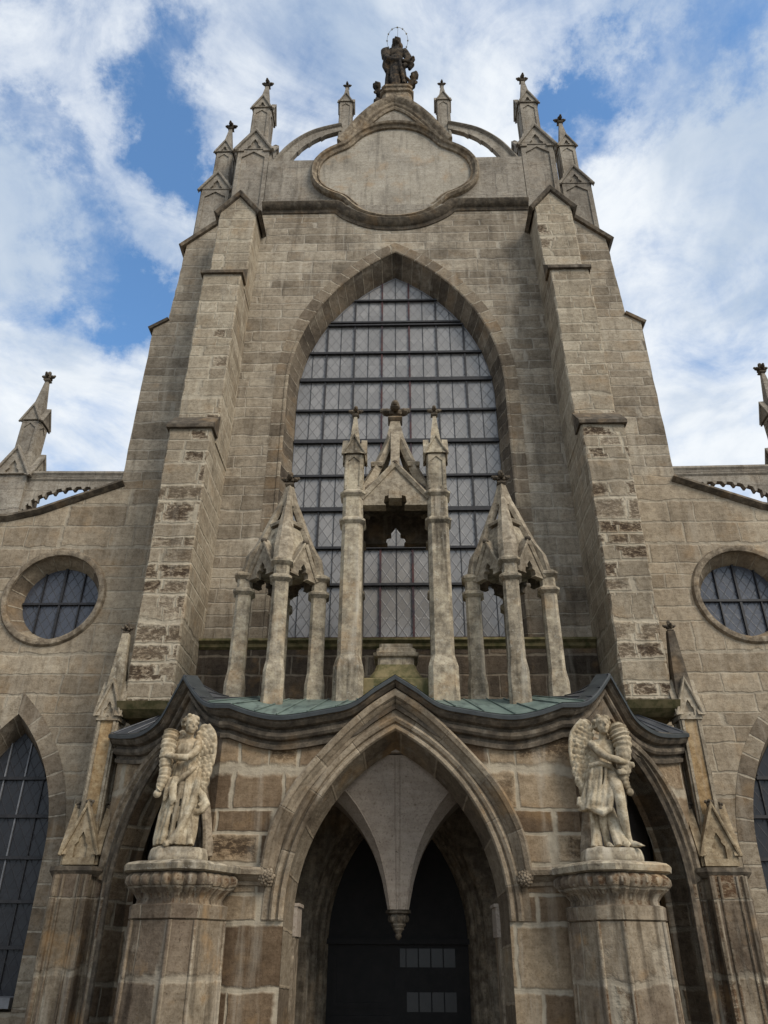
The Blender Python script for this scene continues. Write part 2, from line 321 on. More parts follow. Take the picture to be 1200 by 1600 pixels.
# ------------------------------------------------------------------ mesh builder
class MB:
    def __init__(s): s.v = []; s.f = []; s.uv = []
    def face(s, pts, uvs=None):
        i = len(s.v); s.v += [Vector(p) for p in pts]; s.f.append(tuple(range(i, i+len(pts)))); s.uv.append(uvs)
    def box(s, x0, x1, y0, y1, z0, z1):
        p = [Vector((x, y, z)) for z in (z0, z1) for y in (y0, y1) for x in (x0, x1)]
        for q in ((0, 1, 5, 4), (1, 3, 7, 5), (3, 2, 6, 7), (2, 0, 4, 6), (4, 5, 7, 6), (0, 2, 3, 1)): s.face([p[k] for k in q])
    def loft(s, rings, cap=True, closed=True):
        n = len(rings[0])
        for a, b in zip(rings, rings[1:]):
            for k in range(n if closed else n-1):
                q = (k+1) % n
                s.face([a[k], a[q], b[q], b[k]])
        if cap:
            s.face(rings[0]); s.face(rings[-1])
    def plate(s, outer, holes, d0, d1, fr=None):
        fr = fr or (lambda u, z, d: (u, d, z))
        loops = [outer]+list(holes)
        flat = [p for l in loops for p in l]
        tr = tessellate_polygon([[Vector((p[0], p[1], 0)) for p in l] for l in loops])
        for d in (d0, d1):
            for tri in tr: s.face([fr(*flat[k], d) for k in tri])
        for l in loops:
            for a, b in zip(l, l[1:]+l[:1]): s.face([fr(*a, d0), fr(*b, d0), fr(*b, d1), fr(*a, d1)])
    def sweep(s, path, prof, N, closed=False, caps=True, maxm=2.2):
        """profile (a,b): a across the path within the wall plane (left of the travel as seen from outside = +), b outwards along N"""
        path = [Vector(p) for p in path]; N = Vector(N).normalized(); n = len(path)
        rings = []; L = 0; Ls = []
        for i, p in enumerate(path):
            t0 = (p-path[i-1]) if (i > 0 or closed) else None
            t1 = (path[(i+1) % n]-p) if (i < n-1 or closed) else None
            if t0 is not None and t0.length < 1e-6: t0 = None
            a = (t0 or t1).normalized(); b = (t1 or t0).normalized()
            T = (a+b).normalized() if (a+b).length > 1e-6 else a
            c = max(1/maxm, T.dot(a))
            Sd = N.cross(T)
            rings.append([p+Sd*(q[0]/c)+N*q[1] for q in prof])
            if i: L += (p-path[i-1]).length
            Ls.append(L)
        m = len(prof); pl = [0]
        for q, r in zip(prof, prof[1:]): pl.append(pl[-1]+math.hypot(q[0]-r[0], q[1]-r[1]))
        rng = range(n) if closed else range(n-1)
        for i in rng:
            j = (i+1) % n; lj = Ls[j] if j else L+0.1
            for k in range(m-1):
                s.face([rings[i][k], rings[i][k+1], rings[j][k+1], rings[j][k]],
                       [(Ls[i], pl[k]), (Ls[i], pl[k+1]), (lj, pl[k+1]), (lj, pl[k])])
        if caps and not closed: s.face(rings[0]); s.face(rings[-1])
    def run(s, path, outs, prof, caps=True):
        """horizontal-ish cornice: profile (a,b): a along the plan normal, b upwards"""
        rings = [[Vector(p)+Vector(o)*q[0]+Vector((0, 0, q[1])) for q in prof] for p, o in zip(path, outs)]
        L = 0
        for i in range(len(rings)-1):
            l2 = L+(Vector(path[i+1])-Vector(path[i])).length; pl = 0
            for k in range(len(prof)-1):
                p2 = pl+math.hypot(prof[k][0]-prof[k+1][0], prof[k][1]-prof[k+1][1])
                s.face([rings[i][k], rings[i][k+1], rings[i+1][k+1], rings[i+1][k]], [(L, pl), (L, p2), (l2, p2), (l2, pl)]); pl = p2
            L = l2
        if caps: s.face(rings[0]); s.face(rings[-1])
    def blob(s, c, r, seg=10, rings=6, rot=None):
        rx, ry, rz = r if hasattr(r, '__len__') else (r, r, r)
        R = rot or Matrix.Identity(3); c = Vector(c); P = []
        for i in range(rings+1):
            a = pi*i/rings-pi/2
            P.append([c+R @ Vector((rx*cos(a)*cos(2*pi*k/seg), ry*cos(a)*sin(2*pi*k/seg), rz*sin(a))) for k in range(seg)])
        for a, b in zip(P, P[1:]):
            for k in range(seg):
                q = (k+1) % seg
                if a is P[0]: s.face([a[0], b[q], b[k]])
                elif b is P[-1]: s.face([a[k], a[q], b[0]])
                else: s.face([a[k], a[q], b[q], b[k]])
    def tube(s, pts, rad, seg=8, cap=True, flat=1.0):
        pts = [Vector(p) for p in pts]; rs = rad if hasattr(rad, '__len__') else [rad]*len(pts); rings = []
        for i, p in enumerate(pts):
            T = (pts[min(i+1, len(pts)-1)]-pts[max(i-1, 0)]).normalized()
            ref = Vector((0, 1, 0)) if abs(T.y) < 0.85 else Vector((1, 0, 0))
            a = T.cross(ref).normalized(); b = T.cross(a)
            rings.append([p+a*rs[i]*cos(2*pi*k/seg)+b*rs[i]*flat*sin(2*pi*k/seg) for k in range(seg)])
        s.loft(rings, cap)
    def build(s, name, m, parent=None, smooth=None, mods=None, bevel=0):
        bm = bmesh.new(); uvl = bm.loops.layers.uv.new('UVMap')
        off = Vector((0, 0, 0)); p = parent
        while p is not None: off += p.location; p = p.parent
        Z = Vector((0, 0, 1))
        for f, uv in zip(s.f, s.uv):
            vs = [bm.verts.new(s.v[i]) for i in f]
            try: fc = bm.faces.new(vs)
            except ValueError: continue
            fc.normal_update(); n = fc.normal
            if abs(n.z) < 0.8: tg = Z.cross(n).normalized(); by = lambda q: (q.dot(tg)*(1 if tg.x >= 0 else -1) if abs(tg.x) > 0.3 else q.y, q.z)
            else: by = lambda q: (q.x, q.y)
            for k, lp in enumerate(fc.loops): lp[uvl].uv = uv[k] if uv else by(lp.vert.co)
        bmesh.ops.remove_doubles(bm, verts=bm.verts, dist=2e-4)
        bmesh.ops.recalc_face_normals(bm, faces=bm.faces)
        if bevel:
            ed = [e for e in bm.edges if len(e.link_faces) == 2 and e.calc_face_angle(0) > 0.6]
            try: bmesh.ops.bevel(bm, geom=ed, offset=bevel, segments=1, affect='EDGES', clamp_overlap=True)
            except Exception: pass
        bmesh.ops.translate(bm, vec=-off, verts=bm.verts)
        me = bpy.data.meshes.new(name); bm.to_mesh(me); bm.free()
        me.materials.append(m)
        if smooth:
            me.shade_smooth(); me.set_sharp_from_angle(angle=radians(smooth))
        o = bpy.data.objects.new(name, me); C.objects.link(o)
        if parent: o.parent = parent
        return o

def remeshed(mb, name, m, parent, vox, smooth_it=2, smooth=True):
    """fuse overlapping shapes into one continuous skin"""
    o = mb.build(name, m, parent)
    md = o.modifiers.new('r', 'REMESH'); md.mode = 'VOXEL'; md.voxel_size = vox
    if smooth_it:
        sm = o.modifiers.new('s', 'SMOOTH'); sm.iterations = smooth_it; sm.factor = 0.5
    bpy.context.view_layer.update()
    dg = bpy.context.evaluated_depsgraph_get()
    me = bpy.data.meshes.new_from_object(o.evaluated_get(dg))
    o.modifiers.clear(); old = o.data; o.data = me; me.name = name
    bpy.data.meshes.remove(old)
    if not me.materials: me.materials.append(m)
    if smooth: me.shade_smooth()
    return o

def thing(name, label, cat, loc=(0, 0, 0), group=None):
    o = bpy.data.objects.new(name, None); C.objects.link(o); o.location = loc; o.empty_display_size = 0.2
    o['label'] = label; o['category'] = cat
    if group: o['group'] = group
    return o

def arch(w, z0, h, n=16, zb=None, cx=0.0):
    """pointed arch, from the left foot over the apex to the right foot"""
    R = (w*w+h*h)/(2*w); a1 = math.asin(min(1, h/R))
    L = [(-(w-R)*0 - (w-R + R*cos(a1*k/n)), z0+R*sin(a1*k/n)) for k in range(n+1)]
    L = [(-abs(x) if k < n else 0.0, z) for k, (x, z) in enumerate(L)]
    if zb is not None: L = [(-w, zb)]+L
    return [(x+cx, z) for x, z in L]+[(-x+cx, z) for x, z in L[-2::-1]]

def crom(pts, n=6):
    """smooth curve through points (any dimension)"""
    P = [Vector(p) for p in pts]; out = []
    for i in range(len(P)-1):
        a, b, c, d = P[max(i-1, 0)], P[i], P[i+1], P[min(i+2, len(P)-1)]
        for k in range(n):
            t = k/n
            out.append(0.5*((2*b)+(c-a)*t+(2*a-5*b+4*c-d)*t*t+(3*b-a-3*c+d)*t**3))
    out.append(P[-1]); return out

def mir(pts): return pts+[(-x, z) for x, z in pts[-2::-1]]

def csq(cx, cy, z, half, ch=0.3, rot=0.0, hy=None):
    hy = hy or half; a, b = half*ch, hy*ch
    P = [(-half+a, -hy), (half-a, -hy), (half, -hy+b), (half, hy-b), (half-a, hy), (-half+a, hy), (-half, hy-b), (-half, -hy+b)]
    return [Vector((cx+x*cos(rot)-y*sin(rot), cy+x*sin(rot)+y*cos(rot), z)) for x, y in P]

def sq(cx, cy, z, half, rot=0.0, hy=None):
    hy = hy or half
    return [Vector((cx+x*cos(rot)-y*sin(rot), cy+x*sin(rot)+y*cos(rot), z)) for x, y in ((-half, -hy), (half, -hy), (half, hy), (-half, hy))]

def finial(x, y, z, s, parent, m=None, name='finial', rot=0.0):
    """stone fleuron: collar, four leaf knobs and a bud"""
    b = MB()
    b.loft([sq(x, y, z-0.12*s, 0.20*s, rot), sq(x, y, z-0.02*s, 0.28*s, rot), sq(x, y, z+0.05*s, 0.26*s, rot), sq(x, y, z+0.08*s, 0.16*s, rot)])
    b.loft([sq(x, y, z+0.05*s, 0.13*s, rot), sq(x, y, z+0.75*s, 0.12*s, rot)])
    for k in range(4):
        a = rot+k*pi/2
        c = Vector((x+cos(a)*0.33*s, y+sin(a)*0.33*s, z+0.42*s))
        b.blob(c, (0.20*s, 0.20*s, 0.15*s), 8, 5)
        b.blob(c+Vector((cos(a)*0.17*s, sin(a)*0.17*s, 0.07*s)), 0.11*s, 7, 4)
        b.blob((x+cos(a+pi/4)*0.2*s, y+sin(a+pi/4)*0.2*s, z+0.30*s), 0.13*s, 7, 4)
    b.blob((x, y, z+0.80*s), (0.17*s, 0.17*s, 0.2*s), 8, 6)
    return b.build(name, m or M_dark, parent, 40)

def gablet(b, c, out, w, z0, z1, t=0.06, lip=0.05, drop=0.0, hole=True):
    """small pointed gable on a face: c = face centre (x,y), out = plan normal"""
    o = Vector((out[0], out[1], 0)).normalized(); r = Vector((0, 0, 1)).cross(o)
    c = Vector((c[0], c[1], 0))
    fr = lambda u, z, d: c+r*u-o*d+Vector((0, 0, z))
    outer = [(-w, z0-drop), (w, z0-drop), (w, z0), (0, z1), (-w, z0)]
    holes = []
    if hole:
        k = w*0.42; zc = z0+(z1-z0)*0.12
        holes = [[(-k, z0-drop*0.5 if drop else z0+0.02), (-k, zc), (-k*0.55, zc+k*0.5), (-k*0.5, zc+k*1.0), (0, zc+k*1.9), (k*0.5, zc+k*1.0), (k*0.55, zc+k*0.5), (k, zc), (k, z0-drop*0.5 if drop else z0+0.02)]]
        b.plate(outer, holes, -t, -t*0.08, fr)
        b.plate(outer, [], -t*0.08, 0.04, fr)
    else: b.plate(outer, [], -t, 0.04, fr)
    path = [fr(-w*1.12, z0-0.12*(z1-z0), -t), fr(0, z1, -t), fr(w*1.12, z0-0.12*(z1-z0), -t)]
    b.sweep(path, [(0, 0), (0, lip*0.9), (lip*0.5, lip*1.1), (lip*1.1, lip), (lip*1.2, -t-0.03)], o)

def rimpanel(b, c, out, w, z0, z1, bw=0.07, t=0.03):
    """raised border round a sunk panel on a shaft face"""
    o = Vector((out[0], out[1], 0)).normalized(); r = Vector((0, 0, 1)).cross(o); c = Vector((c[0], c[1], 0))
    fr = lambda u, z, d: c+r*u-o*d+Vector((0, 0, z))
    k = w-bw
    hole = [(-k, z0+bw), (k, z0+bw), (k, z1-bw*3), (k*0.6, z1-bw*2.2), (0, z1-bw*0.8), (-k*0.6, z1-bw*2.2), (-k, z1-bw*3)]
    b.plate([(-w, z0), (w, z0), (w, z1), (-w, z1)], [hole], -t, 0.0, fr)

DIR4 = ((0, -1), (1, 0), (0, 1), (-1, 0))

def pinnacle(name, x, y, z0, half, zs, zg, zt, fz, fs, parent, m, rot=0.0, panel=True, gw=1.0):
    """square shaft with sunk panels, four gablets, pyramid spire; finial as its own piece"""
    b = MB()
    b.loft([sq(x, y, z0, half, rot), sq(x, y, zs, half, rot)])
    for d in DIR4:
        dx, dy = d[0]*cos(rot)-d[1]*sin(rot), d[0]*sin(rot)+d[1]*cos(rot)
        gablet(b, (x+dx*half, y+dy*half), (dx, dy), half*gw*1.02, zs-0.02, zg, half*0.22+0.015, half*0.18, hole=half > 0.2)
        if panel: rimpanel(b, (x+dx*half, y+dy*half), (dx, dy), half, z0+0.03, zs-0.05, half*0.3, half*0.12)
    b.loft([sq(x, y, zs-0.05, half*0.98, rot), sq(x, y, zs+(zg-zs)*0.55, half*0.72, rot), sq(x, y, zt, half*0.2, rot)])
    o = b.build(name, m, parent)
    if fs: finial(x, y, fz, fs, o, M_dark, rot=rot)
    return o

# ------------------------------------------------------------------ ground
g = MB(); g.face([(-400, -400, 0), (400, -400, 0), (400, 400, 0), (-400, 400, 0)])
go = g.build('ground', M_ground); go['kind'] = 'structure'

church = thing('church', 'tall weathered sandstone Gothic church front with a great pointed window and an arched porch', 'church', (0, 14.5, 0))

# ------------------------------------------------------------------ nave front
outerA = arch(2.60, 13.4, 4.55, 22, 6.9)
b = MB()
b.plate([(-4.0, 0), (4.0, 0), (4.0, 19.7), (-4.0, 19.7)], [outerA], 14.5, 15.6)
nave = b.build('nave_wall', M_nave, church)
# splayed reveal with voussoirs, and the flush ring of voussoirs round it
glassA = arch(2.42, 13.3, 4.2, 22, 7.1)
def reveal(A, B, y0, y1, name, m, parent, n=3, bul=0.12):
    b = MB(); rings = []
    for k in range(n+1):
        t = k/n; yy = y0+(y1-y0)*t; q = t-bul*sin(pi*2*t)
        rings.append([Vector((a[0]+(c[0]-a[0])*q, yy, a[1]+(c[1]-a[1])*q)) for a, c in zip(A, B)])
    Ls = [0]
    for p, q in zip(A, A[1:]): Ls.append(Ls[-1]+math.dist(p, q))
    for k in range(n):
        for i in range(len(A)-1):
            b.face([rings[k][i], rings[k][i+1], rings[k+1][i+1], rings[k+1][i]], [(Ls[i], k), (Ls[i+1], k), (Ls[i+1], k+1), (Ls[i], k+1)])
    return b.build(name, m, parent, 50)
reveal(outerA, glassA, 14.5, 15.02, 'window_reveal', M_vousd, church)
b = MB()
b.sweep([(x, 14.5, z) for x, z in outerA], [(-0.0, -0.02), (0.0, 0.012), (0.03, 0.03), (0.07, 0.03), (0.085, 0.006), (0.33, 0.006), (0.335, -0.02)], (0, -1, 0))
b.build('window_surround', M_vous, church)
# great window
b = MB()
b.plate(glassA, [], 15.0, 15.05)
gw = b.build('great_window', M_glass, church)
def bar_h(z, th, y=14.97, A=glassA, parent=gw, m=None):
    xs = [abs(p[0]) for p in A if p[1] >= z-0.6]
    R = None
    w_, z0_, h_ = (2.42, 13.3, 4.2) if A is glassA else A
    if z <= z0_: X = w_
    else:
        R = (w_*w_+h_*h_)/(2*w_); X = w_-R+sqrt(max(0, R*R-(z-z0_)**2))
    b = MB(); b.box(-X, X, y-0.05, y+0.03, z-th/2, z+th/2)
    b.build('glazing_bar', m or M_iron, parent)
for z, th in ((16.64, .05), (15.87, .05), (15.77, .04), (14.83, .06), (13.96, .10), (13.01, .055), (12.10, .10), (11.13, .055), (10.24, .10), (9.27, .055), (8.39, .055)):
    bar_h(z, th)
for i, x in enumerate((-1.75, -1.05, -0.35, 0.35, 1.05, 1.75)):
    R = (2.42**2+4.2**2)/4.84; zt = 13.3+sqrt(R*R-(abs(x)-2.42+R)**2)
    b = MB(); b.box(x-0.022, x+0.022, 14.955, 15.0, 7.15, zt)
    b.build('mullion_bar', M_ironr if i in (2, 3) else M_iron, gw)
for x in (-2.1, -1.4, -0.7, 0, 0.7, 1.4, 2.1):
    R = (2.42**2+4.2**2)/4.84; zt = 13.3+sqrt(R*R-(abs(x)-2.42+R)**2)
    b = MB(); b.box(x-0.008, x+0.008, 14.985, 15.0, 7.15, zt)
    b.build('lead_came', M_iron, gw)
b = MB(); b.sweep([(x, 15.0, z) for x, z in glassA], [(-0.0, 0), (0.0, 0.02), (-0.022, 0.02), (-0.022, 0)], (0, -1, 0)); b.build('zinc_strip', M_zinc, gw)
b = MB(); b.box(-2.4, 2.4, 14.72, 14.98, 6.97, 7.13); b.build('timber_sill', M_beam, church)
# ledge under the window and the wall below it
b = MB()
for s in (-1, 1):
    pass
b.run([(-3.86, 14.3, 6.92), (3.86, 14.3, 6.92)], [(0, -1, 0)]*2, [(-0.2, 0.06), (0.10, 0.0), (0.12, -0.05), (0.06, -0.10), (0.05, -0.16), (0.0, -0.2)])
b.build('window_ledge', M_moss, church)
b = MB(); b.box(-3.86, 3.86, 14.3, 14.48, 4.3, 6.74); b.build('base_wall', M_darkw, church)

# ------------------------------------------------------------------ gable with the medallion
GP = [(-1.5, 22.9), (-1.22, 23.45), (-0.9, 24.0), (-0.45, 24.52), (0.0, 24.82)]
b = MB()
b.plate([(-3.75, 19.7), (3.75, 19.7), (3.75, 22.05), (2.0, 22.05), (1.7, 22.4)]+[(-x, z) for x, z in GP]+[(x, z) for x, z in GP[::-1][1:]]+[(-1.7, 22.4), (-2.0, 22.05), (-3.75, 22.05)], [], 14.6, 15.25)
gab = b.build('gable_wall', M_top, church)
b = MB()
path = crom([(-1.66, 22.7), (-1.38, 23.2), (-1.05, 23.82), (-0.55, 24.47), (0.0, 24.82)], 5)
path = [(p[0], 14.6, p[1]) for p in path]; path += [(-x, y, z) for x, y, z in path[-2::-1]]
b.sweep(path, [(-0.36, -0.02), (-0.36, 0.05), (-0.30, 0.08), (-0.24, 0.05), (-0.2, 0.10), (-0.12, 0.12), (-0.08, 0.17), (0.0, 0.22), (0.07, 0.22), (0.08, 0.15), (0.08, -0.7)], (0, -1, 0))
b.build('gable_coping', M_mould, gab, 35)
# quatrefoil medallion
def medal(k):
    P = []
    for i in range(96):
        f = 2*pi*i/96
        se = lambda a_, b_, n_: (abs(cos(f)/a_)**n_+abs(sin(f)/b_)**n_)**(-1/n_)
        r = (se(2.45, 1.60, 2.35)**34+se(1.74, 2.40, 2.2)**34)**(1/34)
        P.append(((r-k)*cos(f), 21.38+(r-k)*(0.95 if f < pi else 0.875)*sin(f)))
    return P
b = MB(); b.plate(medal(0.2), [], 14.575, 14.62); med = b.build('medallion', M_panel, gab)
b = MB(); b.sweep([(x, 14.6, z) for x, z in medal(0.0)], [(-0.01, -0.02), (-0.01, 0.13), (0.05, 0.2), (0.11, 0.17), (0.13, 0.11), (0.18, 0.08), (0.21, 0.11), (0.245, 0.09), (0.25, 0.0)], (0, -1, 0), closed=True)
b.build('medallion_frame', M_mould, med, 35)
# cornice dipping under the medallion
cp = [(-3.72, 19.82), (-2.6, 19.82), (-1.62, 19.82), (-1.5, 19.75)]+[(p[0], p[1]) for p in crom([(-1.38, 19.60), (-1.15, 19.42), (-0.75, 19.2), (-0.35, 19.1), (0, 19.08)], 4)]
cp = mir(cp)
b = MB(); b.sweep([(x, 14.5, z) for x, z in cp], [(-0.26, -0.02), (-0.26, 0.03), (-0.17, 0.06), (-0.14, 0.12), (-0.05, 0.18), (0.02, 0.21), (0.05, 0.2), (0.09, -0.1)], (0, -1, 0))
b.build('cornice', M_dark, church, 35)
# weathering slope filling between cornice and medallion
b = MB()
b.plate([(-1.7, 19.85)]+[(x, z+0.05) for x, z in cp if abs(x) < 1.6]+[(1.7, 19.85)], [], 14.47, 14.6)
b.build('medallion_apron', M_top, church)
# the two thin pinnacles and the half arches springing to them
for s in (-1, 1):
    pinnacle('gable_pinnacle', s*1.55, 14.98, 23.0, 0.185, 25.2, 25.55, 26.25, 26.28, 0.24, church, M_top, gw=0.92)
    b = MB()
    ou = crom([(3.7, 22.0), (3.54, 22.35), (3.12, 23.05), (2.5, 23.62), (1.65, 23.95)], 6)
    inn = crom([(3.25, 22.0), (3.13, 22.35), (2.78, 22.93), (2.25, 23.4), (1.65, 23.68)], 6)
    ii = []
    for k, p in enumerate(inn):
        ii.append((p[0]*s, p[1]))
        if k % 4 == 2 and 2 < k < len(inn)-3: ii.append((s*(p[0]+0.02), p[1]-0.07))
    b.plate([(p[0]*s, p[1]) for p in ou]+ii[::-1], [], 14.75, 14.9)
    b.sweep([(p[0]*s, 14.75, p[1]) for p in ou][::-s], [(0.0, -0.16), (0.05, -0.16), (0.06, 0.05), (0.0, 0.08), (-0.05, 0.04), (-0.07, 0.0)], (0, -1, 0))
    b.build('flying_arch', M_top, church, 30)
# ------------------------------------------------------------------ buttresses
def drip(b, x0, x1, y, z, yb):
    """projecting drip slab with a weathered top running back to the next stage"""
    b.plate([(y-0.07, z-0.10), (y-0.07, z-0.02), (yb, z+0.45*(yb-y)/0.35), (yb, z-0.10)], [], x0-0.05, x1+0.05, lambda u, zz, d: (d, u, zz))
for s in (-1, 1):
    X = lambda a, c: (min(s*a, s*c), max(s*a, s*c))
    b = MB()
    def stage(xi0, xi1, xo0, xo1, y0, z0, z1, yb=15.0):
        n = max(3, int((z1-z0)/0.18)); rings = []; j = lambda: random.uniform(-0.009, 0.009)     # worn arrises, course by course
        for k in range(n+1):
            f = k/n; xi, xo, z = xi0+(xi1-xi0)*f, xo0+(xo1-xo0)*f, z0+(z1-z0)*f; c1, c2 = random.uniform(.015, .04), random.uniform(.015, .04)
            rings.append([(s*(xi+j()), y0+c1, z), (s*(xi+c1), y0+j(), z), (s*(xo-c2), y0+j(), z), (s*(xo+j()), y0+c2, z), (s*xo, yb, z), (s*xi, yb, z)])
        b.loft(rings)
    stage(3.88, 3.84, 4.70, 4.73, 13.0, 5.25, 11.1)
    stage(3.83, 3.76, 4.73, 4.70, 13.36, 11.0, 16.02)
    stage(3.75, 3.68, 4.69, 4.66, 13.72, 15.9, 18.75)
    but = b.build('buttress', M_butt, church)
    b = MB()
    drip(b, *X(3.84, 4.73), 13.0, 11.2, 13.37); b.build('drip_ledge', M_dark, but)
    b = MB(); drip(b, *X(3.76, 4.70), 13.36, 16.1, 13.73); b.build('drip_ledge', M_dark, but)
    b = MB()
    b.loft([sq(s*4.29, 13.55, 5.06, 0.40, hy=0.5), sq(s*4.29, 13.45, 5.16, 0.44, hy=0.6), sq(s*4.29, 13.4, 5.28, 0.44, hy=0.64)])
    b.build('mossy_foot', M_moss, but)
    # gabled top of the third stage, running back to the pinnacle
    b = MB(); cx = s*4.17
    b.plate([(cx-0.47, 18.7), (cx+0.47, 18.7), (cx, 19.35)], [], 13.73, 14.8)
    b.build('stage_gable', M_butt, but)
    b = MB()
    pth = [(cx-0.56, 13.72, 18.62), (cx, 13.72, 19.38), (cx+0.56, 13.72, 18.62)]
    b.sweep(pth, [(-0.04, -0.02), (-0.02, 0.06), (0.06, 0.09), (0.09, 0.07), (0.1, -1.1), (0.0, -1.1)], (0, -1, 0))
    b.build('gable_coping', M_dark, but)
    # big corner pinnacle A
    cx = s*4.24; b = MB()
    b.loft([sq(cx, 15.15, 18.9, 0.49, hy=0.5), sq(cx, 15.15, 22.75, 0.47, hy=0.5)])
    for d in ((0, -1), (-s, 0), (s, 0)):
        h = 0.47; c = (cx+d[0]*h, 15.15+d[1]*0.5)
        gablet(b, c, d, 0.48, 22.6, 23.42, 0.07, 0.07)
        rimpanel(b, c, d, 0.47, 19.2, 22.62, 0.12, 0.045)
    for q in (-1, 1):
        b.box(cx+q*0.40-0.11, cx+q*0.40+0.11, 14.56, 14.66, 22.50, 22.58)
    b.loft([sq(cx, 15.15, 22.7, 0.46), sq(cx, 15.15, 23.5, 0.3)])
    tow = b.build('corner_pinnacle', M_top, church)
    pinnacle('pinnacle_spire', cx, 15.15, 23.2, 0.26, 25.1, 25.6, 26.65, 26.7, 0.34, tow, M_top, gw=0.95)
    for q in ((0, -0.55), (-0.52*s, 0)): 
        bb = MB(); bb.blob((cx+q[0], 15.15+q[1], 23.47), 0.09, 8, 5); bb.build('knob', M_dark, tow, 40)
    # side buttress with its own pinnacle B
    cx = s*5.32; b = MB()
    b.loft([sq(cx, 15.4, 18.4, 0.42), sq(cx, 15.4, 21.35, 0.41)])
    for d in ((0, -1), (-s, 0), (s, 0)):
        c = (cx+d[0]*0.41, 15.4+d[1]*0.41)
        gablet(b, c, d, 0.42, 21.25, 21.95, 0.06, 0.06)
        rimpanel(b, c, d, 0.41, 18.7, 21.25, 0.1, 0.04)
    b.loft([sq(cx, 15.4, 21.3, 0.4), sq(cx, 15.4, 22.0, 0.25)])
    twb = b.build('side_pinnacle', M_top, church)
    pinnacle('pinnacle_spire', cx, 15.4, 21.6, 0.23, 23.3, 23.75, 24.75, 24.8, 0.34, twb, M_top)
    b = MB()
    ragged = lambda x0, z0, x1, z1: [(s*(x0+(x1-x0)*k/16+random.uniform(-.011, .011)), z0+(z1-z0)*k/16) for k in range(1, 16)]
    b.plate([(s*3.95, 8.0), (s*6.22, 8.0)]+ragged(6.22, 8.0, 6.2, 15.45)+[(s*6.2, 15.45), (s*6.02, 15.62), (s*5.86, 15.68)]+ragged(5.86, 15.68, 5.74, 18.55)+[(s*5.74, 18.55), (s*4.75, 19.5), (s*3.95, 19.5)], [], 14.62, 16.4)
    sb = b.build('side_buttress', M_nave, church)
    b = MB()
    b.sweep([(s*5.88, 14.62, 18.42), (s*4.9, 14.62, 19.42)][::-s], [(-0.06, -0.1), (-0.04, 0.08), (0.06, 0.1), (0.1, 0.06), (0.1, -1.9)], (0, -1, 0)); b.build('drip_ledge', M_dark, sb); b = MB()
    b.sweep([(s*6.30, 14.62, 15.42), (s*5.84, 14.62, 15.75)][::-s], [(-0.05, -0.1), (-0.03, 0.05), (0.05, 0.06), (0.07, -1.9)], (0, -1, 0))
    b.build('drip_ledge', M_dark, sb)

